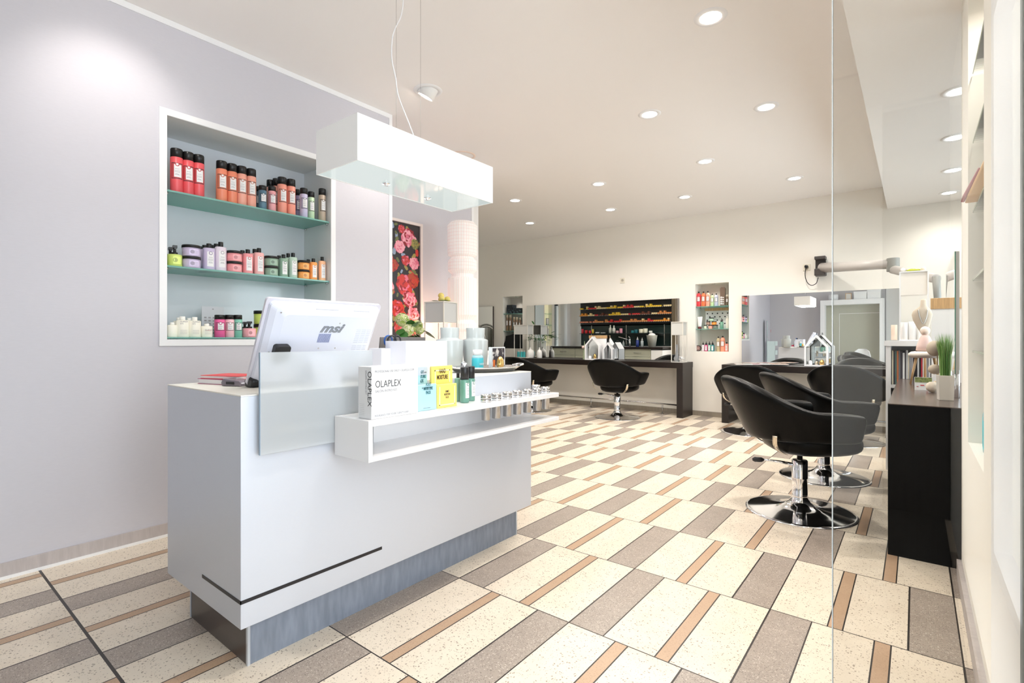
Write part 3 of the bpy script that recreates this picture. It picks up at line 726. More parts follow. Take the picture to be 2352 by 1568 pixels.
# white kit box
p0 = wX(853, 950, -1.52); p1 = wX(960, 940, -1.52); zt = 1.016
t = thing('kit_box', 'large white cardboard kit box with thin black lettering on ledge', 'box', (-1.52, p0.y, ZL)); L_ = p1.y-p0.y; hB = zt-ZL
B('carton', -.078, 0, 0, L_, 0, hB, P('white_carton', (.74,.74,.745), .5), t, .0008)
rf = (PI/2, 0, PI/2)
text('OLAPLEX', .036, LI, t, (.0006, .016, hB*.60), rf, sx=.78, bold=-.0003)
text('SALON INTRO KIT', .0125, LG, t, (.0006, .016, hB*.505), rf, sx=.95)
text('PROFESSIONAL USE ONLY • OLAPLEX.COM', .0118, LG, t, (.0006, .014, hB*.885), rf, sx=.8)
text('INSURANCE FOR YOUR CLIENT\'S HAIR', .0105, LG, t, (.0006, .014, hB*.04), rf, sx=.85)
text('OLAPLEX', .032, LI, t, (-.02, -.0006, hB*.92), (PI/2, PI/2, 0), sx=.95)
text('SALON INTRO KIT', .0105, LG, t, (-.034, -.0006, hB*.93), (PI/2, PI/2, 0))
for k in range(7): text(('OLAPLEX INC.','1 BOND BUILDER','NET CONTENTS','2 PERFECTOR','STEP KIT','PRO USE','525 ML')[k] if 0 else '—'*4, .006, LG, t, (-.07, -.0006, hB*(.27-.035*k)), (PI/2,0,0), sx=1.2)
# sachets
def sachet(name, y0, y1, x, z0_, h_, m, label, lean=.0):
    t = thing(name, label, 'sachet', (x, (y0+y1)/2, z0_)); w_ = (y1-y0)/2
    bm = bmesh.new()
    prism(bm, [(-.014,0),(.0,0),(-.0015,h_*.97),(-.003,h_),(-.008,h_),(-.012,h_*.97)], 1, -w_, w_)
    ob('pouch', bm, m, t, .001); return t, w_
bl = P('pale_aqua_pouch', srgb(172,212,222), .3); yl = P('yellow_pouch', srgb(248,222,118), .35); tl = P('teal_ink', srgb(40,110,120), .5)
def sach_blue(y0, y1, x, h_, label, low=False):
    t, w_ = sachet('foot_mask_sachet', y0, y1, x, ZL, h_, bl, label)
    B('header', .0, .0008, -w_, w_, h_*.80 , h_*.99, P('silver_header', srgb(192,202,214), .35), t)
    text('KOCOSTAR', .0105, LI, t, (.0012, 0, h_*.84 if not low else h_*.72), rf, align='CENTER', sx=1.1)
    text('FOOT\nMOISTURE\nPACK', .0185, tl, t, (.0012, 0, h_*.62), rf, align='CENTER', sx=.62, bold=.0004)
    return t
sach_blue(1.352-.05, 1.352+.062, -1.60, .172, 'pale blue foot pack sachet standing behind, left of the pair')
t, w_ = sachet('foot_mask_sachet', 1.345, 1.452, -1.545, ZL, .105, bl, 'pale blue foot pack sachet in front, short, beside kit box')
text('KOCOSTAR', .009, LI, t, (.0006, 0, .088), rf, align='CENTER', sx=1.1)
text('FOOT\nMOISTURE\nPACK', .0165, tl, t, (.0006, .008, .066), rf, align='CENTER', sx=.62, bold=.0004)
text('MADE IN KOREA', .005, LG, t, (.0006, 0, .008), rf, align='CENTER')
sach_blue(1.40, 1.475, -1.625, .17, 'pale blue foot pack sachet standing behind, right of the pair')
t, w_ = sachet('hand_mask_sachet', 1.475, 1.60, -1.60, ZL, .172, yl, 'tall yellow hand pack sachet standing behind the short one')
text('HAND\nMOISTURE', .026, P('brown_ink', srgb(80,64,40), .5), t, (.0006, 0, .115), rf, align='CENTER', sx=.52, bold=.0005)
bm = bmesh.new()
for a in ((-.045,-.04,.10,.155),(.04,.045,.10,.155),(-.045,.045,.15,.155)): box(bm, .0, .0007, a[0], a[1], a[2], a[3])
ob('frame_print', bm, P('cream_print', srgb(250,240,196), .5), t)
t, w_ = sachet('hand_mask_sachet', 1.46, 1.575, -1.55, ZL, .098, yl, 'short yellow hand pack sachet in front')
text('HAND\nMOISTURE\nPACK', .0125, P('grey_brown_ink', srgb(130,116,80), .5), t, (.0006, 0, .038), rf, align='CENTER', sx=.6, bold=.0003)
bm = bmesh.new()
for a in ((-.046,-.041,.01,.088),(.041,.046,.01,.088),(-.046,.046,.01,.014)): box(bm, .0, .0007, a[0], a[1], a[2], a[3])
ob('frame_print', bm, P('cream_print', srgb(250,240,196), .5), t)
bm = bmesh.new(); box(bm, .0, .0009, -.003, .003, .064, .07); ob('dot_print', bm, LI, t)
# teal serum bottles
tg = P('teal_serum', srgb(122,178,160), .12, Transmission_Weight=.35)
for px, X, lb in ((1067, -1.60, 'transparent teal serum bottle with tall black cap, left of the pair'), (1081, -1.63, 'transparent teal serum bottle with tall black cap, right of the pair')):
    p = wX(px, 920, X)
    t = thing('serum_bottle', lb, 'bottle', (X, p.y, ZL), PI/2, 'teal bottles on the counter ledge')
    bm = bmesh.new(); lathe(bm, [(0,0),(.0185,0),(.0205,.003),(.0205,.098),(.018,.105),(0,.105)], 26); ob('body', bm, tg, t)
    bm = bmesh.new(); lathe(bm, [(0,.105),(.0195,.105),(.0195,.158),(.018,.16),(0,.16)], 26); ob('cap', bm, black, t)
    sticker(t, .0205, .022, .09, col((120,150,140)), False)
for i_, (px, X) in enumerate(((1052, -1.66),)):
    p = wX(px, 900, X); product('bottle', (X, p.y, ZL), .018, .13, (120,160,142), 'dark green bottle half hidden behind the yellow sachets', 'teal bottles on the counter ledge', PI/2, sticky=False)

# ================================================================= THINGS ON THE COUNTER
# all-in-one computer seen from behind
mt = thing('desktop_computer', 'white all-in-one computer leaning back, seen from behind', 'computer', (-1.98, 1.153, CZ))
W2 = .253; Hm = .368; tilt = math.atan2(.168, .328)
# panel frame: local +X is the back, Z up along the leaning panel
Mp = Matrix.Translation((-.035, 0, .008)) @ Matrix.Rotation(tilt, 4, 'Y')
wp = P('white_glossy_plastic', srgb(222,225,240), .25)
def panelmesh(f):
    bm = bmesh.new(); f(bm)
    for v in bm.verts: v.co = Mp @ v.co
    return bm
def rr(y0, y1, z0_, z1_, rad, n=5):
    out = []
    for (cy, cz, a0) in ((y1-rad, z1_-rad, 0), (y0+rad, z1_-rad, PI/2), (y0+rad, z0_+rad, PI), (y1-rad, z0_+rad, 1.5*PI)):
        for k in range(n+1): a = a0+PI/2*k/n; out.append((cy+rad*math.cos(a), cz+rad*math.sin(a)))
    return out
ob('screen_frame', panelmesh(lambda bm: prism(bm, rr(-W2, W2, 0, Hm, .012), 0, -.012, .0)), P('clear_acrylic_rim', srgb(214,212,222), .1), mt)
ob('screen', panelmesh(lambda bm: prism(bm, rr(-W2+.015, W2-.015, .03, Hm-.015, .004), 0, -.0135, -.0119)), black, mt)
def backshell(bm):
    levels = [(0, .0, 0, .0), (.014, .004, .004, .004), (.03, .02, .012, .01), (.04, .05, .04, .026)]
    rings = []
    for x, iy, it, ib in levels:
        rings.append([bm.verts.new((x, y, z)) for y, z in rr(-W2+.01+iy, W2-.01-iy, .006+ib, Hm-.006-it, .02)])
    for a, b in zip(rings, rings[1:]):
        for i in range(len(a)): bm.faces.new((a[i], a[(i+1)%len(a)], b[(i+1)%len(a)], b[i])).smooth = False
    bm.faces.new(rings[-1]); bm.faces.new(rings[0][::-1])
ob('back_cover', panelmesh(backshell), wp, mt, .003)
XBk = .0405
def vents(bm):
    for c_ in range(3):
        for k in range(26):
            z = .05+k*.0085; y0 = .135+c_*.026
            if k in (8, 9, 17): continue
            box(bm, XBk-.001, XBk+.0005, y0, y0+.02, z, z+.0022)
ob('vent_slots', panelmesh(vents), P('vent_shadow', srgb(196,200,216), .6), mt)
def vents2(bm):
    for k in range(13): box(bm, XBk-.001, XBk+.0012, -.034+k*.0042, -.0318+k*.0042, .205, .244)
    for k in range(22): box(bm, .0262, .0276, -.001, 0, 0, 0) if 0 else None
ob('speaker_slots', panelmesh(vents2), P('slot_blue', srgb(146,154,190), .6), mt)
def vents3(bm):
    for k in range(18): box(bm, .03, .032, -.07+k*.0055, -.067+k*.0055, Hm-.032, Hm-.02)
    for k in range(14): box(bm, .03, .032, .10+k*.0055, .103+k*.0055, Hm-.032, Hm-.02)
ob('top_vents', panelmesh(vents3), P('vent_shadow2', srgb(186,188,200), .6), mt)
def screws(bm):
    for y, z in ((-.02, .178), (.055, .178), (.045, .292), (-.21, .33), (-.22, .165)):
        cyl(bm, .003, 0, .0015, 10, M=Matrix.Translation((XBk-.0005, y, z)) @ Matrix.Rotation(PI/2, 4, 'Y'))
ob('screws', panelmesh(screws), steel, mt)
lt = text('msi', .055, P('logo_grey', srgb(150,152,160), .3, .5), mt, (0,0,0), (0,0,0), sx=1.25, bold=.0018, shear=.35, ext=.0008)
lt.matrix_local = Mp @ Matrix.Translation((XBk+.0004, -.035, .252)) @ Matrix.Rotation(PI/2, 4, 'Z') @ Matrix.Rotation(PI/2, 4, 'X') @ Matrix.Diagonal((1.25,1,1,1))
def plugbox(bm): prism(bm, rr(-.206, -.146, .13, .2, .012), 0, .03, .062)
ob('black_power_plug', panelmesh(plugbox), black, mt, .004)
def neckb(bm): prism(bm, [(-.06, .14),(.08, .14),(.09,.108),(-.07,.108)], 0, .035, .056)
ob('stand_hinge', panelmesh(neckb), wp, mt, .004)
bm = bmesh.new(); prism(bm, [(.03,.16),(.052,.15),(.12,.012),(.125,.0),(.02,.0),(.02,.012),(.085,.02)], 1, -.05, .06)
ob('stand_foot', bm, wp, mt, .004)
bm = bmesh.new(); prism(bm, [(-.06,.0),(.0,.0),(.01,.028),(-.02,.042),(-.066,.03)], 1, -W2+.005, W2-.005); ob('speaker_bar', bm, black, mt, .008)
# books and phone/scanner at the left of the counter
def book(x0, x1, y0, y1, z0_, z1_, rot, m, label):
    t = thing('book', label, 'book', ((x0+x1)/2, (y0+y1)/2, z0_), rot); a, b = (x1-x0)/2, (y1-y0)/2
    B('page_block', -a+.003, a-.003, -b+.003, b-.002, .002, z1_-z0_-.002, paper, t)
    bm = bmesh.new(); box(bm, -a, a, -b, b, 0, .002); box(bm, -a, a, -b, b, z1_-z0_-.002, z1_-z0_); box(bm, -a, a, b-.002, b, 0, z1_-z0_)
    ob('cover', bm, m, t)
    return t
book(-2.365, -2.16, .875, 1.015, CZ, CZ+.022, R(14), P('magenta_cover', srgb(170,60,110), .4), 'white-paged book with dark pink cover, lower of two by the computer')
book(-2.355, -2.155, .885, 1.02, CZ+.0222, CZ+.036, R(18), P('red_cover', srgb(226,60,64), .35), 'red and white covered book lying on the pink one')
t = thing('barcode_scanner', 'dark translucent card terminal lying beside the red book', 'card terminal', (-2.12, .915, CZ), R(20))
bm = bmesh.new(); prism(bm, [(-.045,0),(.05,0),(.055,.012),(.04,.022),(-.04,.03),(-.05,.012)], 1, -.035, .035); ob('body', bm, P('grey_shiny_plastic', srgb(120,112,122), .2), t, .005)
B('display', -.02, .02, -.037, -.034, .008, .018, black, t)
# white organisers in the middle
def openbox(name, x0, x1, y0, y1, z0_, z1_, label, m=white):
    t = thing(name, label, 'organiser box', ((x0+x1)/2, (y0+y1)/2, z0_)); a, b, h_ = (x1-x0)/2, (y1-y0)/2, z1_-z0_
    bm = bmesh.new()
    box(bm, -a, a, -b, b, 0, .004)
    for q in ((-a,-a+.004,-b,b),(a-.004,a,-b,b),(-a+.004,a-.004,-b,-b+.004),(-a+.004,a-.004,b-.004,b)): box(bm, *q, .004, h_)
    ob('shell', bm, m, t, .0008); return t
a = wX(932, 783, -1.98); b = wX(1027, 783, -1.98)
wb = P('white_satin_plastic', srgb(222,224,236), .3)
openbox('organiser_box', -2.14, -1.98, a.y, b.y, CZ, a.z, 'wide white open box in the middle of the counter', wb)
a = wX(884, 800, -2.10); b = wX(903, 800, -2.10)
openbox('organiser_box', -2.2, -2.10, wX(876,800,-2.1).y, wX(912,800,-2.10).y, CZ, a.z, 'narrow lower white open box left of the wide one', wb)
# scissor handles
t = thing('scissors', 'blue and black scissor handles sticking out of the narrow box', 'scissors', (-2.15, wX(900,800,-2.15).y, CZ+.02), R(60))
for k, (m, dx, rx) in enumerate(((P('blue_plastic', srgb(30,80,150), .35), -.018, .02), (black, .0, .022), (black, .028, .016))):
    bm = bmesh.new()
    tube(bm, [(dx+rx*math.cos(q), -.004*k, .155+.028*math.sin(q)) for q in [2*PI*i/20 for i in range(21)]], .0045, 8, cap=False); ob('handle', bm, m, t)
bm = bmesh.new(); box(bm, -.004, .003, -.001, .001, -.015, .13); box(bm, .002, .009, -.003, -.0015, -.015, .13); ob('blades', bm, steel, t)
# grey flat screen behind
t = thing('laptop', 'dark grey laptop lid standing behind the white boxes', 'laptop', (-2.31, 1.86, CZ), 0)
a = wX(872, 773, -2.31).y; b = wX(975, 773, -2.31).y
bm = bmesh.new(); prism(bm, [(a-1.86-.02,.012),(b-1.86-.012,.012),(b-1.86,wX(925,774,-2.31).z-CZ),(a-1.86,wX(925,774,-2.31).z-CZ)], 0, 0, .01); ob('lid', bm, P('laptop_grey', srgb(96,92,92), .35), t, .002)
B('keyboard_base', -.085, .0, a-1.86, b-1.86-.02, 0, .012, P('laptop_grey', srgb(96,92,92), .35), t)
# row of small dark bottles between the panel and box
for k in range(3):
    y = 1.45+k*.035
    product('dropper', (-2.2, wX(862+k*7, 830, -2.2).y, CZ), .014, .11-.01*k, (70+20*k,10,16), ('dark red nail polish bottle, leftmost in shadow behind the guard','dark red nail polish bottle, middle of three behind guard','dark red nail polish bottle, rightmost of three behind guard')[k], 'polish bottles behind the guard', sticky=False)
# vases
vg = addtex(P('grey_glaze', srgb(176,182,183), .15), amt=.03, nscale=5)
def vase(px, X, wpx, ytop, ysh, label):
    p = wX(px, ytop, X); d = dep(p.x, p.y); r_ = wpx/2*d/F; rn = 42/2*d/F; zt_ = p.z-CZ; zs = wX(px, ysh, X).z-CZ
    t = tag(ob('vase', (lambda bm: (lathe(bm, [(0,.001),(r_*.78,0),(r_*.9,.012),(r_*.97,zs*.45),(r_,zs-.006),(r_*.97,zs),(rn*1.02,zs+.006),(rn,zs+.015),(rn*1.04,zt_-.003),(rn*1.0,zt_),(rn*.86,zt_),(rn*.84,zs+.02),(0,zs+.01)], 44, flute=lambda a, z: 1+.006*math.cos(a*32)), bm)[-1])(bmesh.new()), vg, None, loc=(X, p.y, CZ)), label, 'vase', 'grey glazed vases on the counter')
vase(1033, -2.28, 63, 752, 780, 'shiny grey vase with narrow neck, left one behind white box')
vase(1092, -2.22, 58, 753, 780, 'shiny grey vase with narrow neck, right one on the tray side')
# tray
tp = wX(1122, 850, -1.98)
t = thing('oval_tray', 'silver oval tray with raised rim at the counter end', 'tray', (-1.935, 2.2, CZ), R(72))
bm = bmesh.new(); n = 48; rings = []
for (s, z) in ((.6,.002),(.72,.002),(.8,.008),(.93,.024),(1.,.03),(1.02,.028),(.94,.02),(.8,.003),(.6,0)):
    rings.append([bm.verts.new((.215*s*math.cos(2*PI*k/n)*(1+.1*abs(math.cos(2*PI*k/n))**10), .135*s*math.sin(2*PI*k/n), z)) for k in range(n)])
for a, b in zip(rings, rings[1:]):
    for k in range(n): bm.faces.new((a[k], a[(k+1)%n], b[(k+1)%n], b[k])).smooth = True
bm.faces.new(rings[0][::-1]); bm.faces.new(rings[-1]); ob('dish', bm, P('silver_tray', srgb(214,212,212), .18, 1.), t)
for s in (-1, 1):
    bm = bmesh.new(); tube(bm, smooth_path([(s*.212,-.04,.03),(s*.242,-.03,.036),(s*.25,0,.038),(s*.242,.03,.036),(s*.212,.04,.03)]), .005, 8); ob('handle', bm, chrome, t)
ZT = CZ+.004
# gummy bottle
X = -2.0; p = wX(1097, 803, X); t = thing('vitamin_bottle', 'clear bottle with turquoise label and white cap on the tray', 'bottle', (X, p.y, ZT), PI/2-R(10)); hh = p.z-ZT; r_ = 13.5*dep(p.x,p.y)/F
bm = bmesh.new(); lathe(bm, [(0,0),(r_*.95,0),(r_,.004),(r_,hh*.62),(r_*.92,hh*.7),(r_*.75,hh*.74),(0,hh*.74)], 30); ob('body', bm, P('smoky_clear_plastic', srgb(150,190,200), .1), t)
bm = bmesh.new(); lathe(bm, [(r_*1.01,hh*.06),(r_*1.01,hh*.6)], 30); ob('label', bm, P('turquoise_label', srgb(74,200,214), .35), t)
text('HAIR', .018, LW, t, (-.013, -r_*1.04, hh*.26), (PI/2,0,0), sx=.8)
bm = bmesh.new(); cyl(bm, r_*.82, hh*.74, hh, 28); ob('cap', bm, LW, t)
# crystal tealight
X = -2.02; p = wX(1066, 822, X); t = thing('tealight_holder', 'clear crystal candle holder with dark facets on the tray', 'candle holder', (X, p.y, ZT), 0)
bm = bmesh.new(); bmesh.ops.create_icosphere(bm, subdivisions=1, radius=.022); [setattr(v, 'co', v.co+Vector((0,0,.034))) for v in bm.verts]; ob('crystal', bm, P('crystal', (.7,.72,.76), .03, .85), t)
bm = bmesh.new(); lathe(bm, [(0,0),(.034,0),(.034,.008),(.02,.014),(0,.014)], 8); ob('foot', bm, P('crystal', (.7,.72,.76), .03, .85), t)
# picture block
X = -1.99; a = wX(1128, 797, X); b = wX(1160, 797, X); t = thing('photo_block', 'glass photo block with grey black white picture on the tray', 'photo block', (X, (a.y+b.y)/2, ZT), 0)
L_ = (b.y-a.y)/2; hh = a.z-ZT
B('block', -.02, 0, -L_, L_, 0, hh, P('glassy_block', (.75,.78,.8), .05), t, .001)
bm = bmesh.new(); box(bm, 0, .0008, -L_*.8, L_*.9, hh*.1, hh*.95); ph = P('photo_grey', srgb(96,90,96), .3)
t2 = ph.node_tree; b2 = [n for n in t2.nodes if n.type == 'BSDF_PRINCIPLED'][0]; v2 = t2.nodes.new('ShaderNodeTexNoise'); v2.inputs['Scale'].default_value = 22; c2 = t2.nodes.new('ShaderNodeValToRGB')
c2.color_ramp.elements[0].position = .45; c2.color_ramp.elements[1].position = .55; c2.color_ramp.elements[0].color = (*srgb(60,54,60),1); c2.color_ramp.elements[1].color = (*srgb(214,210,206),1)
tc2 = t2.nodes.new('ShaderNodeTexCoord'); t2.links.new(tc2.outputs['Object'], v2.inputs['Vector']); t2.links.new(v2.outputs['Fac'], c2.inputs[0]); t2.links.new(c2.outputs[0], b2.inputs['Base Color'])
ob('picture', bm, ph, t)
B('orange_mark', .0008, .0016, -L_*.75, -L_*.45, hh*.12, hh*.42, col((232,120,50)), t)
def egg(loc, r_, h_, m, label, name='decorative_egg', flut=True, group=None):
    bm = bmesh.new(); prof = []
    for k in range(13):
        a = PI*k/12; prof.append((r_*math.sin(a)*(1-.18*(1-math.cos(a))/2), h_/2*(1-math.cos(a))))
    lathe(bm, prof, 30, flute=(lambda a, z: 1+.05*math.cos(a*9)) if flut else None)
    return tag(ob(name, bm, m, None, loc=loc), label, 'ornament', group)
X = -1.93; p = wX(1149, 818, X); egg((X, p.y, ZT), .024, p.z-ZT, gold, 'fluted gold egg ornament at the right of the tray')
# ================================================================= PENDANT LAMP
zl = 1.86
q = [wZ(*c_, zl) for c_ in ((822,367),(725,401),(1111,471))]
lx1, lx0 = q[0].x, (q[1].x); ly0 = (q[0].y+q[1].y)/2; ly1 = q[2].y; hl = .197
lx = (lx0+lx1)/2; ly = (ly0+ly1)/2; a, b = (lx1-lx0)/2, (ly1-ly0)/2
t = thing('pendant_lamp', 'white rectangular fabric pendant lamp hanging over the counter', 'pendant lamp', (lx, ly, zl))
shade = P('lit_fabric_shade', (.8,.8,.785), .7, Emission_Color=(1,.98,.95), Emission_Strength=.08)
bm = bmesh.new()
for k in ((-a,-a+.004,-b,b),(a-.004,a,-b,b),(-a+.004,a-.004,-b,-b+.004),(-a+.004,a-.004,b-.004,b)): box(bm, *k, 0, hl)
box(bm, -a+.004, a-.004, -b+.004, b-.004, hl-.006, hl-.002)
ob('shade', bm, shade, t)
m, tt, oo = nt('lit_diffuser')
e1 = tt.nodes.new('ShaderNodeEmission'); e1.inputs[0].default_value = (.9,1,.97,1); e1.inputs[1].default_value = .75
g1 = tt.nodes.new('ShaderNodeBsdfGlossy'); g1.inputs['Roughness'].default_value = .06
x1 = tt.nodes.new('ShaderNodeMixShader'); fr = tt.nodes.new('ShaderNodeFresnel'); fr.inputs[0].default_value = 1.55
tt.links.new(fr.outputs[0], x1.inputs[0]); tt.links.new(e1.outputs[0], x1.inputs[1]); tt.links.new(g1.outputs[0], x1.inputs[2]); tt.links.new(x1.outputs[0], oo.inputs[0])
B('diffuser', -a+.006, a-.006, -b+.006, b-.006, .002, .008, m, t)
B('rim', -a+.0, a, -b, b, -.0015, .0, P('grey_rim', srgb(176,174,184), .4), t) if 0 else None
bm = bmesh.new()
for px, py in ((887,421),(982,454)):
    c_ = wZ(px, py, zl); lathe(bm, [(0,-.012),(.008,-.012),(.009,-.006),(.018,-.004),(.018,.002),(0,.002)], 20, cx=c_.x-lx, cy=c_.y-ly)
ob('knobs', bm, chrome, t)
bm = bmesh.new()
wires = [(wX(910, 250, lx).y, lx), (wX(966, 250, lx).y, lx)]
for y, x in wires: tube(bm, [(x-lx, y-ly, hl-.004), (x-lx, y-ly, ZC-zl)], .0008, 6)
ob('wires', bm, steel, t)
cp_ = [wX(950,311,lx), wX(937,277,lx), wX(915,220,lx), wX(909,180,lx), wX(900,135,lx), wX(901,90,lx), wX(908,65,lx), wX(920,40,lx), wX(926,5,lx), wX(924,-60,lx), Vector((lx, wX(920,-60,lx).y, ZC))]
bm = bmesh.new(); tube(bm, smooth_path([(p_.x-lx, p_.y-ly, min(p_.z, ZC)-zl) for p_ in cp_], 5), .0028, 8); ob('cable', bm, white, t)
l = bpy.data.lights.new('pendant_glow', 'AREA'); l.shape = 'RECTANGLE'; l.size = 2*a-.04; l.size_y = 2*b-.04; l.energy = 9; l.color = (.97,1,.98)
lo = bpy.data.objects.new('pendant_glow', l); C.objects.link(lo); lo.location = (lx, ly, zl-.003)

# ================================================================= RECESS: picture, hydrangea, lanterns, paper tower
def blob(bm, cx, cz, r, mi, y, n=18, lobes=5, amp=.15, ph=0., flat=True):
    vs = []
    for k in range(n):
        a = 2*PI*k/n; rr_ = r*(1+amp*math.sin(lobes*a+ph))
        vs.append(bm.verts.new((cx+rr_*math.cos(a), y, cz+rr_*math.sin(a))))
    f = bm.faces.new(vs); f.material_index = mi
PY0, PY1, PZ0, PZ1 = 2.76, 3.365, 1.10, 2.235
t = thing('framed_picture', 'tall framed print of red and pink roses on black, recessed wall', 'picture', (XS+.001, (PY0+PY1)/2, PZ0), PI/2)
w_ = (PY1-PY0)/2; h_ = PZ1-PZ0
bm = bmesh.new()
for a in ((-w_-.0,-w_+.025,0,h_),(w_-.025,w_,0,h_),(-w_+.025,w_-.025,0,.025),(-w_+.025,w_-.025,h_-.025,h_)): box(bm, a[0], a[1], -.025, 0, a[2], a[3])
ob('frame', bm, P('pinkish_white_frame', srgb(238,226,222), .4), t, .001)
pm = [P('print_black', srgb(46,42,46), .3), P('print_rose', srgb(226,116,140), .35), P('print_pale_rose', srgb(244,170,184), .35), P('print_red', srgb(206,58,52), .35), P('print_dark_red', srgb(150,34,42), .35),
      P('print_leaf', srgb(110,116,70), .35), P('print_olive', srgb(160,146,80), .35), P('print_rust', srgb(176,72,44), .35), P('print_blue', srgb(150,166,190), .35)]
bm = bmesh.new(); rnd = random.Random(4); box(bm, -w_+.02, w_-.02, -.008, -.004, .02, h_-.02, 0)
def inb(x, z, r): return abs(x)+r*1.15 < w_-.026 and r*1.15+.026 < z < h_-.026-r*1.15
yl_ = -.0085; cnt = 0
for k in range(220):
    r_ = rnd.uniform(.012,.028); x = rnd.uniform(-w_, w_); z = rnd.uniform(0, h_)
    if inb(x, z, r_): blob(bm, x, z, r_, rnd.choice((5,5,6,6,8,0,3)), yl_-k*1e-6, 10, 2, .35, rnd.uniform(0,6))
flowers = [(.13,.98,.085,1),(.26,.93,.05,6),(.03,.88,.06,2),(-.15,.95,.08,3),(.1,.76,.05,3),(-.05,.7,.06,7),(.25,.74,.06,2),(-.2,.72,.07,1),(.09,.53,.1,3),(.235,.575,.07,7),(-.12,.5,.08,1),(.15,.39,.08,1),(-.2,.3,.08,2),(.0,.3,.08,3),(.24,.25,.07,1),(.19,.13,.08,7),(.03,.13,.07,3),(-.16,.12,.08,1),(.05,1.05,.04,3),(-.24,1.02,.05,1)]
for j_, (x, z, r_, c_) in enumerate(flowers):
    x = max(-w_+.026+r_*1.2, min(w_-.026-r_*1.2, x)); z = max(.026+r_*1.2, min(h_-.026-r_*1.2, z))
    tones = {1:(4,1,2,1,2), 2:(1,2,2,1,2), 3:(4,3,3,1,3), 6:(5,6,6,5,6), 7:(4,7,7,3,7)}[c_]
    blob(bm, x, z, r_, tones[0], yl_-.0006-j_*.00002, 16, 6, .08, j_)
    for q_ in range(46):
        f_ = 1-q_/46; aa = q_*2.39996; rad = r_*.84*f_; pr_ = r_*(.15+.13*f_)*rnd.uniform(.8,1.2)
        blob(bm, x+rad*math.cos(aa), z+rad*math.sin(aa), pr_, rnd.choice(tones), yl_-.0007-j_*.00002-q_*3e-7, 9, 2, .28, rnd.uniform(0,6))
ob('print', bm, pm, t)

# hydrangea in a pot standing on a small cabinet (its lower half hidden by the counter)
cabt = thing('low_cabinet', 'white low cabinet in the wall recess behind the counter', 'cabinet', (-3.52, 3.3, 0))
CH = 1.0
B('body', -.23, .27, -.55, .55, .04, CH-.025, whitem, cabt, .002); B('top', -.25, .29, -.57, .57, CH-.025, CH, white, cabt, .002); B('plinth', -.2, .22, -.5, .5, 0, .04, black, cabt)
for s in (-1, 1):
    d_ = B('door', .27, .285, min(s*.005, s*.54), max(s*.005, s*.54), .06, CH-.04, white, cabt, .001); B('handle', .285, .297, min(s*.03,s*.045), max(s*.03,s*.045), .5, .62, steel, d_)
def leaf(bm, base, direction, length, width, mi=0, droop=.3, n=5):
    d = Vector(direction).normalized(); side = d.cross(Vector((0,0,1)))
    if side.length < .1: side = Vector((1,0,0))
    side.normalize(); prev = None
    for k in range(n+1):
        f = k/n; c_ = Vector(base)+d*length*f+Vector((0,0,-droop*length*f*f)); w__ = width*math.sin(PI*min(1, f*.92+.08))*.5
        row = [bm.verts.new(c_-side*w__), bm.verts.new(c_+Vector((0,0,-.08*w__))), bm.verts.new(c_+side*w__)]
        if prev:
            for i in (0, 1):
                f_ = bm.faces.new((prev[i], prev[i+1], row[i+1], row[i])); f_.smooth = True; f_.material_index = mi
        prev = row
leafm = P('dark_green_leaf', srgb(56,110,48), .4); leafm2 = P('mid_green_leaf', srgb(88,132,60), .45)
hy = thing('hydrangea', 'potted hydrangea with pale green flower heads in front of the picture', 'plant', (-3.42, 2.86, CH))
bm = bmesh.new(); lathe(bm, [(0,0),(.05,0),(.07,.09),(.066,.09),(.06,.08),(0,.08)], 24); ob('pot', bm, whitem, hy)
bm = bmesh.new(); rnd = random.Random(3)
for k in range(40):
    a = rnd.uniform(0, 2*PI); e = rnd.uniform(-.5,.25); leaf(bm, (rnd.uniform(-.04,.04), rnd.uniform(-.06,.06), .09+rnd.uniform(0,.06)), (math.cos(a), math.sin(a), e), rnd.uniform(.07,.11), .07)
for (ly_, lz_, dy_, dz_) in ((-.1,.2,-.6,-.3),(.02,.17,.3,-.8),(.14,.19,.9,-.5),(-.02,.22,-.2,.4),(.05,.16,.9,-.9),(-.08,.16,-.8,-.7),(.0,.13,.2,-.2),(.1,.14,.4,-.6),(.03,.25,.5,.3)):
    for q_ in range(2): leaf(bm, (.07+.02*q_, ly_, lz_-.02*q_), (.35, dy_+.3*q_, dz_), .1, .075, droop=.15)
ob('leaves', bm, leafm, hy)
petm = [P('petal_green_white', srgb(226,232,170), .6), P('petal_lime', srgb(168,196,88), .6), P('petal_cream', srgb(240,238,206), .6)]
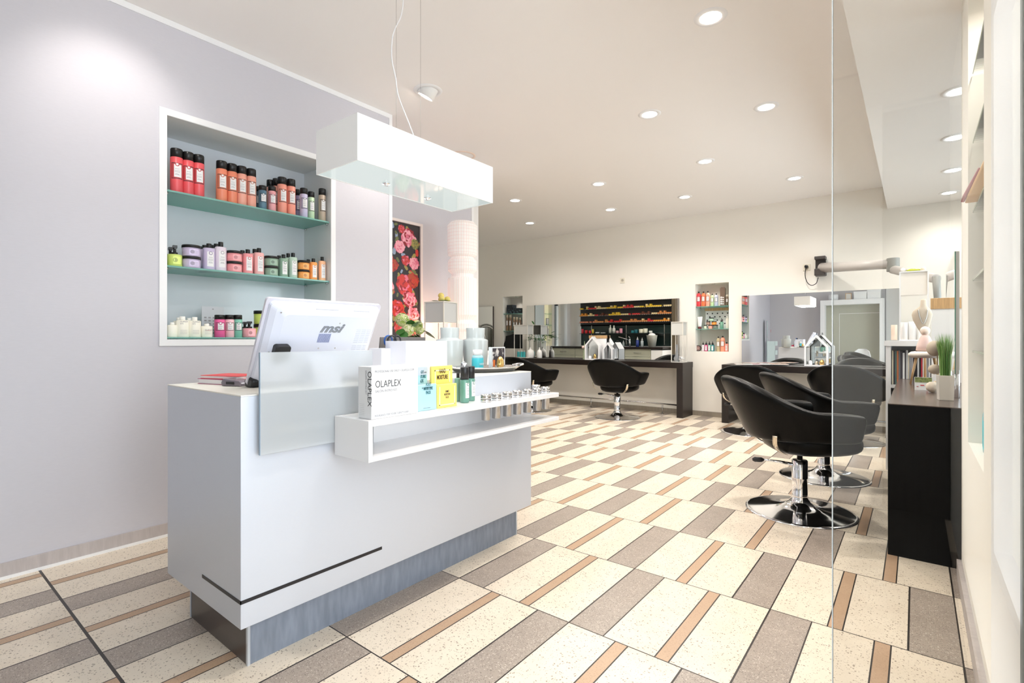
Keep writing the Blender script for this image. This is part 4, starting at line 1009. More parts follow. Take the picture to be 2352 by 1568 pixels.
for (y, z, x, r_) in ((-.06,.27,.02,.062),(-.035,.185,.07,.056),(.085,.225,.04,.05),(.0,.26,-.04,.05),(.125,.185,.03,.038),(.01,.29,-.06,.04)):
    bm = bmesh.new(); bmesh.ops.create_icosphere(bm, subdivisions=2, radius=r_*.86)
    for v in bm.verts: v.co += Vector((x,y,z))
    for k in range(300):
        a = rnd.uniform(0, 2*PI); c_ = rnd.uniform(-.35, 1); s_ = math.sqrt(1-c_*c_); n_ = Vector((s_*math.cos(a), s_*math.sin(a), c_))
        ctr_ = Vector((x,y,z))+n_*r_*rnd.uniform(.9,1.05)*(.8 if c_ < 0 else 1)
        u_ = n_.orthogonal().normalized(); v_ = n_.cross(u_); mi = rnd.choice((0,0,1,2,2)) if c_ > -.1 else rnd.choice((0,1)); ph = rnd.uniform(0, 6)
        for q_ in range(4):
            aa = ph+q_*PI/2; d1 = u_*math.cos(aa)+v_*math.sin(aa); d2 = u_*math.cos(aa+PI/2)+v_*math.sin(aa+PI/2); s = .0105
            vs = [bm.verts.new(ctr_), bm.verts.new(ctr_+d1*s+d2*s*.5), bm.verts.new(ctr_+d1*s*1.5+n_*.002), bm.verts.new(ctr_+d1*s-d2*s*.5)]
            bm.faces.new(vs).material_index = mi
    ob('flower_head', bm, petm, hy)

def lantern(x, y, z, w, d, h, boxh, label, rot=0., frame=None, panel=None):
    """slim metal frame with a closed box in its upper part"""
    fm = frame or P('lantern_frame', srgb(224,220,212), .4); pm_ = panel or P('lantern_panel', srgb(206,206,202), .5)
    t = thing('lantern_stand', label, 'lantern', (x, y, z), rot, 'tall white metal lanterns'); s = .009
    bm = bmesh.new()
    for sx in (-1, 1):
        for sy in (-1, 1): box(bm, sx*w/2-s/2, sx*w/2+s/2, sy*d/2-s/2, sy*d/2+s/2, 0, h)
    for zz in (0, h-s):
        for sy in (-1, 1): box(bm, -w/2+s/2, w/2-s/2, sy*d/2-s/2, sy*d/2+s/2, zz, zz+s)
        for sx in (-1, 1): box(bm, sx*w/2-s/2, sx*w/2+s/2, -d/2+s/2, d/2-s/2, zz, zz+s)
    ob('frame', bm, fm, t)
    B('upper_box', -w/2+s/2, w/2-s/2, -d/2+s/2, d/2-s/2, h-boxh, h-s, pm_, t, .001)
    B('base_plate', -w/2+s/2, w/2-s/2, -d/2+s/2, d/2-s/2, .0005, .004, pm_, t)
    return t
# lantern by the recess, with lemons on it
Lx = -3.5; ya, yb_ = wX(983,686,Lx).y, wX(1045,690,Lx).y
c0 = Vector((-3.42, 3.22, CH))
lantern(-3.42, 3.27, CH, .21, .21, .455, .19, 'white metal lantern topped with yellow fruit, beside the paper tower', R(10), panel=P('lantern_panel_shade', srgb(196,198,198), .5))
lem = P('lemon_peel', srgb(240,222,128), .5)
for k, (dx, dy, dz, lb) in enumerate(((.03,-.02,.0,'pale yellow fruit at the front of the lantern top'),(-.03,.03,0,'pale yellow fruit at the back of the lantern top'),(.0,.0,.032,'pale yellow fruit lying uppermost on the lantern'),(.03,.05,0,'pale yellow fruit at the right of the lantern top'))):
    bm = bmesh.new(); bmesh.ops.create_uvsphere(bm, u_segments=18, v_segments=12, radius=.026)
    for v in bm.verts: v.co.x *= 1.15; v.co.z += .026
    tag(ob('lemon', bm, lem, None, loc=(-3.42+dx, 3.27+dy, CH+.456+dz), smooth=True), lb, 'fruit', 'yellow fruit on the lantern')
bm = bmesh.new()
for k in range(16):
    a = rnd.uniform(0, 2*PI); leaf(bm, (.03*math.cos(a), .03*math.sin(a), .006), (math.cos(a), math.sin(a), .15), .07, .035, droop=.1)
tag(ob('leaf_sprig', bm, leafm2, None, loc=(-3.42, 3.27, CH+.456)), 'green leaf sprig under the yellow fruit on the lantern', 'leaves')
# pleated paper tower lamp
twx, twy = -3.43, wX(1062,700,-3.43).y
t = thing('paper_floor_lamp', 'tall glowing white pleated paper lamp at the end of recess', 'floor lamp', (twx, twy, 0))
d = dep(twx, twy); rw = 33.5*d/F
def tz(y): return wX(1062, y, twx).z
def facet(a, z): return 1.0
prof = [(0,.04),(rw*.9,.04)]
zs = [(778,.62),(762,.78),(756,.98),(744,.98),(735,.72),(724,1.0),(645,1.0),(640,.98),(637,.74),(630,.74),(622,.98),(604,.98),(599,.97),(592,.74),(587,.98),(583,1.),(535,1.02),(519,1.02),(511,.8)]
prof = [(rw*.62,.05)]+[(rw*f_, tz(y_)) for y_, f_ in zs if tz(y_) > .06]
prof.append((0, tz(511)))
m, tt, oo = nt('glowing_pleated_paper')
tcn = tt.nodes.new('ShaderNodeTexCoord'); sxyz = tt.nodes.new('ShaderNodeSeparateXYZ'); tt.links.new(tcn.outputs['Object'], sxyz.inputs[0])
def mth(op, a, b=None):
    n_ = tt.nodes.new('ShaderNodeMath'); n_.operation = op
    for i, v in enumerate((a, b)):
        if v is None: continue
        if isinstance(v, (int, float)): n_.inputs[i].default_value = v
        else: tt.links.new(v, n_.inputs[i])
    return n_.outputs[0]
ang = mth('ARCTAN2', sxyz.outputs[1], sxyz.outputs[0])
gl_ = mth('MAXIMUM', mth('GREATER_THAN', mth('FRACT', mth('MULTIPLY', ang, 36/(2*PI))), .9), mth('MULTIPLY', mth('GREATER_THAN', sxyz.outputs[2], tz(622)), mth('GREATER_THAN', mth('FRACT', mth('MULTIPLY', sxyz.outputs[2], 32.)), .92)))
pb = tt.nodes.new('ShaderNodeBsdfPrincipled'); pb.inputs['Roughness'].default_value = .7
mxn = tt.nodes.new('ShaderNodeMix'); mxn.data_type = 'RGBA'; mxn.inputs[6].default_value = (*srgb(246,238,234),1); mxn.inputs[7].default_value = (*srgb(226,212,206),1)
tt.links.new(gl_, mxn.inputs[0]); tt.links.new(mxn.outputs[2], pb.inputs['Base Color']); tt.links.new(mxn.outputs[2], pb.inputs['Emission Color']); pb.inputs['Emission Strength'].default_value = .16
tt.links.new(pb.outputs[0], oo.inputs[0])
bm = bmesh.new(); lathe(bm, prof, 18)
for f in bm.faces: f.smooth = False
ob('shade', bm, m, t)
bm = bmesh.new(); cyl(bm, .14, 0, .05, 30); ob('base', bm, whitem, t)
l = bpy.data.lights.new('paper_lamp_glow', 'POINT'); l.energy = 3; l.color = (1,.62,.4); l.shadow_soft_size = .1
lo = bpy.data.objects.new('paper_lamp_glow', l); C.objects.link(lo); lo.location = (twx-.18, twy-.12, 1.25)

# ================================================================= STYLING DESKS, MIRRORS
def desk(x0, x1, yf, zt, label, legs):
    t = thing('styling_desk', label, 'desk', ((x0+x1)/2, (yf+YB)/2, 0), 0, 'dark wood styling desks'); ox_ = (x0+x1)/2; oy_ = (yf+YB)/2
    B('top', x0-ox_, x1-ox_, yf-oy_, YB-.003-oy_, zt-.08, zt, dw_x, t, .001)
    for a in legs: B('leg', a-ox_, a+.087-ox_, yf-oy_, YB-.015-oy_, 0, zt-.08, dw_z, t, .001)
    return t
DT = .78
desk(-5.75, -2.564, 7.1, DT, 'long dark wood styling desk under the long mirror', (-5.75, -2.651))
desk(-2.026, .28, 7.06, DT-.005, 'dark wood styling desk at the right, under the right mirror', (-2.026, .193))
def wallmirror(x0, x1, z0, z1, label, thick=.03, edge=None):
    t = thing('wall_mirror', label, 'mirror', ((x0+x1)/2, YB, z0)); a = (x1-x0)/2; h_ = z1-z0
    B('backing', -a, a, -thick+.004, -.001, 0, h_, edge or P('mirror_edge_dark', srgb(60,50,46), .4), t)
    B('mirror_glass', -a+.0005, a-.0005, -thick, -thick+.004, .0005, h_-.0005, mirror, t)
    return t
wallmirror(-5.586, -2.768, DT+.004, 1.72, 'long frameless wall mirror reflecting the colour tube rack')
wallmirror(-1.883, -.15, DT+.002, 1.71, 'wide frameless wall mirror behind the right desk', edge=P('mirror_edge_light', srgb(214,214,210), .4))
wallmirror(-7.15+.35, -6.398, .785, 1.745, 'narrow dark-framed wall mirror at the far left end', .04)
# silver arch ornament in front of the far mirror
bm = bmesh.new(); c0 = wY(1092, 800, 7.3); rA = .34
for r_, w_ in ((rA, .02), (rA-.045, .012)):
    tube(bm, [(r_*math.cos(a), 0, .28+r_*math.sin(a)) for a in [PI*k/24 for k in range(25)]], w_, 8)
box(bm, -rA-.02, -rA+.05, -.03, .03, 0, .29); box(bm, rA-.05, rA+.02, -.03, .03, 0, .29)
t = thing('arch_mirror', 'silver arched table mirror in front of the far mirror', 'mirror', (c0.x-.06, 7.28, .7805+.0), 0)
ob('frame', bm, P('silver_leaf', srgb(190,188,184), .25, .9), t)
bm = bmesh.new(); poly = [((rA-.05)*math.cos(PI*k/20), .28+(rA-.05)*math.sin(PI*k/20)) for k in range(21)]+[(-rA+.05,.01),(rA-.05,.01)]
prism(bm, poly, 1, -.004, .004); ob('mirror_glass', bm, mirror, t)
bm = bmesh.new(); box(bm, -.55, .5, -.28, .2, .74, .78)
sd = thing('side_table', 'dark narrow table under the far left mirror', 'table', (-6.33, 7.22, 0)); ob('top', bm, dw_x, sd)
for sx in (-.55,.46):
    for sy in (-.28,.16): B('leg', sx, sx+.04, sy, sy+.04, 0, .74, dw_z, sd)
# foot rails
def rail(x0, x1, label, n):
    t = thing('foot_rail', label, 'foot rail', ((x0+x1)/2, 7.33, 0), 0, 'steel foot rails'); a = (x1-x0)/2
    bm = bmesh.new(); tube(bm, [(-a,0,.15),(a,0,.15)], .011, 12); ob('rail', bm, steel, t)
    for k in range(n):
        x = -a+.3+(2*a-.6)*k/(n-1)
        bm = bmesh.new(); tube(bm, [(x,0,.0),(x,0,.15)], .009, 10); cyl(bm, .025, 0, .006, 16, cx=x); ob('post', bm, steel, t)
rail(-5.663, -2.651, 'steel foot rail under the long desk', 3)
rail(-1.939, .193, 'steel foot rail under the right desk', 3)
# sockets
def socket(px, py, label, cable=False):
    p = wY(px, py, YB); t = thing('wall_socket', label, 'socket', (p.x, YB, p.z)); s = .042
    B('plate', -s, s, -.009, 0, -s, s, sockw, t, .003)
    bm = bmesh.new(); M = Matrix.Rotation(PI/2, 4, 'X'); lathe(bm, [(.024,.009),(.024,.0105),(.021,.0105),(.02,.0092),(0,.0092)], 24, M=M); ob('well', bm, P('socket_shadow', srgb(196,188,172), .5), t)
    bm = bmesh.new()
    for x in (-.009,.009): cyl(bm, .003, .0093, .0105, 8, M=Matrix.Translation((x,0,0)) @ M)
    ob('contacts', bm, black, t)
    return t
socket(1430, 644, 'cream wall socket alone above the long mirror'); socket(1853, 614, 'cream wall socket with a plug beside the dryer arm bracket')
# dryer arm
bp = wY(1885, 614, YB); t = thing('dryer_arm', 'grey jointed swing arm for a hair dryer on black wall bracket', 'dryer arm', (bp.x, YB, bp.z))
bkm = P('anthracite_plastic', srgb(66,60,58), .45); gt = P('grey_tube', srgb(206,200,196), .35)
bm = bmesh.new(); box(bm, -.055, .06, -.03, -.001, -.115, .13); box(bm, -.05, .07, -.16, -.03, .085, .125); box(bm, -.05, .07, -.16, -.03, -.115, -.03); ob('bracket', bm, bkm, t, .006)
def rel(v): return (v.x-bp.x, v.y-YB, v.z-bp.z)
e1_ = wY(1888, 615, 7.42); e2 = wY(2046, 606, 6.75)
bm = bmesh.new(); v1, v2 = Vector(rel(e1_)), Vector(rel(e2)); tube(bm, [v1, v1*.5+v2*.5, v2], [.062,.056,.05], 18); ob('first_arm', bm, gt, t)
bm = bmesh.new(); v3 = v2+Vector((0,0,-.045)); cyl(bm, .058, -.07, .07, 22, M=Matrix.Translation(v2+Vector((.02,0,-.01)))); ob('elbow', bm, P('grey_joint', srgb(150,150,146), .4), t, .004)
e3 = wY(2150, 640, 5.9)
bm = bmesh.new(); v4 = Vector(rel(e3)); tube(bm, [v2+Vector((.02,0,-.06)), v4], [.045,.04], 16); ob('second_arm', bm, gt, t)
e4 = wY(2155, 685, 5.9); bm = bmesh.new(); tube(bm, [v4+Vector((0,0,.02)), Vector(rel(e4))+Vector((0,0,-.1))], [.03,.024], 14); ob('drop_tube', bm, P('grey_joint', srgb(150,150,146), .4), t)
pl = wY(1852, 612, 7.5)
bm = bmesh.new(); cyl(bm, .02, -.0, .035, 16, M=Matrix.Translation(Vector(rel(pl))+Vector((0,.012,0))) @ Matrix.Rotation(PI/2, 4, 'X')); ob('plug', bm, black, t)
pts = [(1852,612),(1849,630),(1854,648),(1864,655),(1875,650),(1879,637)]
bm = bmesh.new(); tube(bm, smooth_path([rel(wY(x, y, 7.47)) for x, y in pts], 6), .0045, 8); ob('power_cable', bm, black, t)

# ================================================================= SALON CHAIRS
def shell_mesh():
    bm = bmesh.new(); N_ = 40; rings = []
    Rr = .315; arm = .22
    Larc = PI*Rr/2; Lt = Larc+arm
    for i in range(N_+1):
        s = -Lt+2*Lt*i/N_
        if abs(s) <= Larc:
            a = s/Rr; p = Vector((Rr*math.sin(a), -Rr*math.cos(a)*.98, 0)); n_ = Vector((math.sin(a), -math.cos(a), 0))
        else:
            e = abs(s)-Larc; sg = 1 if s > 0 else -1
            p = Vector((sg*(Rr+.012*math.sin(e/arm*PI/2)), e, 0)); n_ = Vector((sg, -.05, 0)).normalized()
        f = abs(s)/Lt
        up = 1-min(1, max(0, (f-.06)/.62)); up = up*up*(3-2*up)
        T = .655+.19*up - .01*max(0, f-.8)*5
        Bz = .455+.02*f+.0*up
        lean = .05+.10*up
        th0, th1 = .045, .085-.02*up
        endf = 1.
        if i in (0, N_): endf = .62
        elif i in (1, N_-1): endf = .9
        mid = (T+Bz)/2; T2 = mid+(T-mid)*(.86+.14*endf); B2 = mid+(Bz-mid)*(.86+.14*endf)
        hh = T2-B2
        sec = [(0,.0),(.010,.03),(.02,.3),(.03,.6),(.035,.88),(.025,.97),(0,1.),(-.5,1.),(-.95,.97),(-1.,.86),(-1.,.5),(-.95,.12),(-.8,.0),(-.4,-.02)]
        ring = []
        for (o_, zf) in sec:
            z = B2+hh*zf; thick = (th0+(th1-th0)*min(1, zf*1.3))*endf
            off = lean*(zf-.0) + (o_ if o_ >= 0 else o_*thick)
            if o_ >= 0: off += 0 - (1-endf)*.02
            ring.append(bm.verts.new(p+n_*off+Vector((0,0,z))))
        rings.append(ring)
    m_ = len(rings[0])
    for a, b in zip(rings, rings[1:]):
        for k in range(m_): bm.faces.new((a[k], a[(k+1)%m_], b[(k+1)%m_], b[k])).smooth = True
    bm.faces.new(rings[0][::-1]).smooth = True; bm.faces.new(rings[-1]).smooth = True
    return bm
def seat_mesh():
    bm = bmesh.new(); rings = []; n = 32
    for (z, s, bz) in ((.352,.15,1),(.355,.62,1),(.372,.86,1),(.40,.98,1),(.44,1.0,1),(.47,.97,1),(.482,.88,1),(.487,.5,1)):
        ring = []
        for k in range(n):
            a = 2*PI*k/n; c_, s_ = math.cos(a), math.sin(a); q_ = 2/3.2
            x = .262*s*abs(c_)**q_*(1 if c_ >= 0 else -1); y = .27*s*abs(s_)**q_*(1 if s_ >= 0 else -1)+.055
            if y < 0: x *= 1-.25*min(1, -y/.25)
            ring.append(bm.verts.new((x, y, z+(.012*max(0,y)/.3 if z < .4 else 0))))
        rings.append(ring)
    for a, b in zip(rings, rings[1:]):
        for k in range(n): bm.faces.new((a[k], a[(k+1)%n], b[(k+1)%n], b[k])).smooth = True
    bm.faces.new(rings[0][::-1]); bm.faces.new(rings[-1]); return bm
def make_chair():
    t = thing('salon_chair', '', 'salon chair')
    ob('backrest', shell_mesh(), leather, t, sub=1)
    ob('seat', seat_mesh(), leather, t, sub=1)
    for sx in (-1, 1):
        bm = bmesh.new(); pts = smooth_path([(sx*.15,-.14,.365),(sx*.21,-.2,.40),(sx*.25,-.235,.445),(sx*.262,-.24,.5)], 4)
        prev = None
        for p_ in pts:
            u_ = Vector((sx*.7,-.7,0)).normalized(); v_ = Vector((.7, sx*.7, 0)).normalized()
            row = [bm.verts.new(p_+v_*a*.014+u_*b*.003) for a, b in ((-1,-1),(1,-1),(1,1),(-1,1))]
            if prev:
                for k in range(4): bm.faces.new((prev[k], prev[(k+1)%4], row[(k+1)%4], row[k])).smooth = True
            else: bm.faces.new(row[::-1])
            prev = row
        bm.faces.new(prev); ob('back_bracket', bm, brass, t)
    bm = bmesh.new(); lathe(bm, [(0,.29),(.017,.29),(.017,.36),(.09,.362),(.09,.368),(0,.368)], 24); ob('piston', bm, steel, t)
    bm = bmesh.new(); lathe(bm, [(.0,.335),(.04,.335),(.046,.33),(.046,.22),(.0465,.218),(.046,.216),(.046,.115),(.047,.113),(.046,.111),(.05,.085),(.062,.065),(.09,.045),(.14,.03),(.22,.018),(.30,.010),(.318,.008),(.322,.004),(.322,0),(0,0)], 56); ob('pedestal', bm, chrome, t)
    return t
ch0 = make_chair()
def lever(root, ang):
    l_ = thing('x', '', '') if 0 else None
    bm = bmesh.new(); M = Matrix.Rotation(ang, 4, 'Z')
    tube(bm, [M @ Vector(p_) for p_ in ((.04,0,.30),(.12,0,.315),(.22,0,.322))], [.012,.008,.007], 10)
    o = ob('pump_lever', bm, chrome, root)
    bm = bmesh.new(); tube(bm, [M @ Vector(p_) for p_ in ((.215,0,.322),(.23,0,.322),(.27,0,.322),(.285,0,.32))], [.008,.016,.017,.008], 12); ob('lever_knob', bm, black, o)
chs = [((-3.33, 6.62), R(2), 0, 'black leather salon chair facing the long mirror, seen from behind', R(190)),
       ((-4.72, 6.45), R(-6), 0, 'black leather salon chair half hidden behind the counter end', R(190)),
       ((-1.56, 6.55), R(8), -.02, 'black leather salon chair at the left end of the right desk', R(190)),
       ((-.589, 3.75), R(-60), .03, 'nearest large black leather salon chair beside the glass partition', R(245)),
       ((-.583, 4.798), R(-58), .0, 'black leather salon chair right behind the nearest one', R(245)),
       ((-.56, 6.62), R(-8), 0, 'black leather salon chair behind glass facing the right mirror', R(190))]
for i, (xy, rot, dz, lb, la) in enumerate(chs):
    r_ = ch0 if i == 0 else dup(ch0)
    r_.location = (*xy, 0); r_.rotation_euler = (0,0,rot); r_['label'] = lb; r_['group'] = 'black leather salon chairs'
    for c_ in r_.children:
        if c_.name.split('.')[0] in ('backrest','seat','back_bracket','piston'): c_.location.z = dz
for i, (xy, rot, dz, lb, la) in enumerate(chs):
    r_ = [o for o in C.objects if o.get('label') == lb][0]
    lever(r_, la-rot if i not in (3,4) else R(206)-rot)

# ================================================================= THINGS ON THE DESKS
ZD = DT+.0005
lt1 = lantern((-5.66-5.3)/2, 7.26, ZD, .27, .2, .585, .17, 'white metal lantern at the left end of the long desk', R(6))
lt2 = lantern(-2.665, 7.24, ZD, .165, .16, .58, .19, 'white metal lantern at the right end of the long desk')
# glass vase with shell ornament in the right lantern
bm = bmesh.new(); lathe(bm, [(0,0),(.035,0),(.045,.05),(.02,.1),(.012,.2),(.014,.25),(.012,.25),(.01,.2)], 22)
tag(ob('glass_decanter', bm, P('smoke_glass', (.5,.52,.55), .05, Transmission_Weight=.6), None, loc=(-2.70, 7.24, ZD+.005)), 'slim glass bottle inside the right desk lantern', 'bottle')
bm = bmesh.new(); bmesh.ops.create_icosphere(bm, subdivisions=2, radius=.035)
rnd = random.Random(8)
for v in bm.verts: v.co = v.co*(1+rnd.uniform(-.25,.35)); v.co.z += .045
tag(ob('shell_ornament', bm, P('silver_shell', (.6,.6,.6), .25, .6), None, loc=(-2.635, 7.23, ZD+.005)), 'silver spiky shell ornament inside the right desk lantern', 'ornament')
# turquoise bottles and white carafes by the left lantern
for px, lb in ((1191,'tiny turquoise bottle, left of three on the long desk'),(1198,'tiny turquoise bottle, middle of three on the long desk'),(1204,'tiny turquoise bottle, right of three on the long desk')):
    p = wY(px, 807, 7.35); product('bottle', (p.x, 7.35, ZD), .028, .125, (80,200,206), lb, 'turquoise bottles on the long desk', cap=(236,236,230), sticky=False)
for px, w_, lb in ((1218,.075,'white carafe-shaped ornament, left of two on the long desk'),(1239,.05,'white carafe-shaped ornament, right of two on the long desk')):
    p = wY(px, 795, 7.3); bm = bmesh.new(); lathe(bm, [(0,0),(w_*.95,0),(w_,.01),(w_,.09),(w_*.8,.13),(w_*.25,.15),(w_*.2,.185),(w_*.26,.19),(0,.19)], 26, flute=lambda a, z: 1+.03*math.cos(a*4))
    tag(ob('carafe', bm, P('white_porcelain', (.86,.84,.8), .3), None, loc=(p.x, 7.3, ZD)), lb, 'ornament', 'white carafes on the long desk')
def house(x, y, w, d, h, label, glazed=True, rot=0.):
    t = thing('house_lantern', label, 'lantern', (x, y, ZD), rot); e = h*.62; s = .02
    def ring(y0, y1):
        outer = [(-w/2,0),(w/2,0),(w/2,e),(0,h),(-w/2,e)]; inner = [(-w/2+s,s),(w/2-s,s),(w/2-s,e-.006),(0,h-.032),(-w/2+s,e-.006)]
        bm = bmesh.new()
        for k in range(5):
            j = (k+1)%5
            for yy in ((y0,y1),):
                q_ = [outer[k], outer[j], inner[j], inner[k]]
                A = [bm.verts.new((a_, y0, b_)) for a_, b_ in q_]; B2_ = [bm.verts.new((a_, y1, b_)) for a_, b_ in q_]
                bm.faces.new(A); bm.faces.new(B2_[::-1])
                for m__ in range(4): n__ = (m__+1)%4; bm.faces.new((A[m__], A[n__], B2_[n__], B2_[m__]))
        return bm
    ob('front_frame', ring(-d/2, -d/2+.015), white, t)
    bm = bmesh.new(); box(bm, -w/2, w/2, -d/2+.015, d/2, 0, .012); box(bm, -w/2, -w/2+.012, -d/2+.015, d/2, .012, e); box(bm, w/2-.012, w/2, -d/2+.015, d/2, .012, e)
    for sx in (-1, 1):
        vs = [(sx*w/2, e), (0, h), (0, h-.016), (sx*(w/2-.012), e-.003)]; prism(bm, vs, 1, -d/2+.015, d/2)
    ob('walls_and_roof', bm, white, t)
    if glazed:
        bm = bmesh.new(); prism(bm, [(-w/2+.012,.012),(w/2-.012,.012),(w/2-.012,e),(0,h-.02),(-w/2+.012,e)], 1, d/2-.006, d/2-.003); ob('back_pane', bm, glass, t)
    bm = bmesh.new(); tube(bm, smooth_path([(0,-.03,h-.004),(-.0,-.02,h+.025),(.0,.02,h+.025),(0,.03,h-.004)], 4), .003, 6); ob('handle', bm, black, t)
    return t
hx = (wY(1343,824,7.22).x+wY(1376,824,7.22).x)/2
house(hx, 7.27, .24, .17, .375, 'white house-shaped lantern with gold egg on the long desk', True, R(14))
bm = bmesh.new(); bmesh.ops.create_uvsphere(bm, u_segments=18, v_segments=12, radius=.026); 
for v in bm.verts: v.co.z += .026
tag(ob('white_ball', bm, white, None, loc=(hx-.04, 7.23, ZD+.0125), smooth=True), 'small white ball in the house lantern on the long desk', 'ornament')
egg((hx+.045, 7.24, ZD+.0125), .028, .085, gold, 'small gold egg in the house lantern on the long desk', flut=False)
a, b = wY(1352,770,7.42), wY(1393,770,7.42); hangbag('gift_bag', a.x, b.x, 7.44, ZD, a.z, 'tall white bag with orange wooden top bar on the long desk', depth=.045)
house(hx+.24, 7.33, .16, .14, .28, 'smaller white house lantern right of the one with egg', False, R(14))
# little glass lantern at the left with string
t = thing('tag_ornament', 'small pointed wooden and green tag ornament left of the house lantern', 'ornament', (hx-.17, 7.28, ZD))
bm = bmesh.new(); prism(bm, [(-.03,0),(.03,0),(0,.3)], 1, -.003, .003); ob('tag', bm, P('sage_tag', srgb(180,196,160), .5), t)
bm = bmesh.new(); bmesh.ops.create_uvsphere(bm, u_segments=14, v_segments=10, radius=.024); [setattr(v, 'co', v.co+Vector((-.01,-.026,.2))) for v in bm.verts]; ob('pink_bead', bm, P('pink_bead', srgb(236,206,196), .4), t, smooth=True)
# magazines fanned on the right desk
rnd = random.Random(5)
for k in range(5):
    x = -1.80+k*.105
    t = thing('magazine', ('magazine, leftmost of the fan on the right desk','magazine, second from left in the desk fan','magazine, middle one of the desk fan','magazine, fourth from left in the desk fan','magazine, rightmost and uppermost of the desk fan')[k], 'magazine', (x, 7.24, ZD-.005+.0042*k+.0002), R(20), 'magazines fanned on the right desk')
    B('pages', -.1, .1, -.13, .13, 0, .003, paper, t)
    B('cover', -.1, .1, -.13, .13, .003, .004, col(((236,206,200),(240,232,226),(232,190,196),(238,238,238),(236,200,180))[k], .3), t)
h2 = house(-.955, 7.24, .25, .18, .385, 'white house-shaped lantern with eggs on the right desk', True, R(4))
for dx, dy, r_, m_, lb in ((-.06,-.03,.025,white,'white egg at the left in the right desk house lantern'),(.0,.0,.024,brass,'beige egg in the middle of the right desk house lantern'),(.06,-.03,.03,gold,'gold egg at the right in the right desk house lantern')):
    egg((-.955+dx, 7.24+dy, ZD+.0125), r_, r_*2.4, m_, lb, flut=False)

# ================================================================= RIGHT SIDE: black cabinet, mirror, shelf unit
KX0 = -.113; KZ = .782; KY0, KY1 = 3.283, 5.39
t = thing('long_sideboard', 'long black wood sideboard with grey brown top behind the glass', 'sideboard', (.3, (KY0+KY1)/2, 0)); oy = (KY0+KY1)/2
B('carcass', KX0-.3, .72-.3, KY0-oy, KY1-oy, 0, KZ-.004, blackwood, t, .001)
B('top', KX0-.3, .72-.3, KY0-oy, KY1-oy, KZ-.004, KZ, dwtop, t)
# freestanding double mirror on the sideboard, edge-on
mx_ = wY(2196, 700, 3.72).x
t = thing('standing_mirror', 'tall mirror on the sideboard seen edge-on with green glass edge', 'mirror', (mx_, 4.25, KZ))
zt_ = wX(2196, 577, mx_).z; zt_ = wY(2196, 577, 3.72).z
B('mirror_glass', -.006, -.002, -.53, .5, .14, zt_-KZ, mirror, t)
B('green_edge', -.0062, -.0015, -.533, -.5301, .14, zt_-KZ, edgeg, t)
B('core', -.002, .014, -.528, .5, .14, zt_-KZ, P('satin_aluminium', srgb(196,194,192), .3, .6), t)
for y in (-.42, .4):
    bm = bmesh.new(); cyl(bm, .016, 0, .16, 18, cx=.006, cy=y); ob('steel_foot', bm, chrome, t)
# white planter with grass
p = wZ(2176, 903, KZ)
gx, gy = .1275, 3.66
t = thing('artificial_grass', 'tuft of tall green grass in a square white pot', 'plant', (gx, gy, KZ), R(8))
s = .034
bm = bmesh.new(); vs0 = [(-s*.9,-s*.9),(s*.9,-s*.9),(s*.9,s*.9),(-s*.9,s*.9)]
A = [bm.verts.new((x,y,0)) for x, y in vs0]; B_ = [bm.verts.new((x*1.12,y*1.12,.135)) for x, y in vs0]; C_ = [bm.verts.new((x*1.0,y*1.0,.135)) for x, y in vs0]; D_ = [bm.verts.new((x*.98,y*.98,.12)) for x, y in vs0]
bm.faces.new(A[::-1]); bm.faces.new(D_)
for U, V in ((A,B_),(B_,C_),(C_,D_)):
    for k in range(4): bm.faces.new((U[k], U[(k+1)%4], V[(k+1)%4], V[k]))
ob('pot', bm, P('cream_pot', srgb(234,228,218), .4), t, .002)
bm = bmesh.new(); rnd = random.Random(2)
for k in range(420):
    a = rnd.uniform(0, 2*PI); r0 = rnd.uniform(0,.022); h_ = rnd.uniform(.19,.255); sp = rnd.uniform(0,.022)
    b0 = Vector((r0*math.cos(a), r0*math.sin(a), .12)); out = Vector((math.cos(a), math.sin(a), 0)); sd_ = Vector((-math.sin(a+k), math.cos(a+k), 0))*.0011
    p1_ = b0+out*sp*.4+Vector((0,0,h_*.6)); p2_ = b0+out*(sp+rnd.uniform(0,.012))+Vector((0,0,h_))
    v_ = [bm.verts.new(b0-sd_), bm.verts.new(b0+sd_), bm.verts.new(p1_+sd_), bm.verts.new(p1_-sd_), bm.verts.new(p2_)]
    mi = rnd.choice((0,0,1,2)); bm.faces.new(v_[:4]).material_index = mi; bm.faces.new((v_[3], v_[2], v_[4])).material_index = mi
g_ = ob('grass_blades', bm, [P('grass_green', srgb(120,170,84), .5), P('grass_dark', srgb(72,124,54), .5), P('grass_light', srgb(182,208,140), .5)], t)
g_['kind'] = 'stuff'
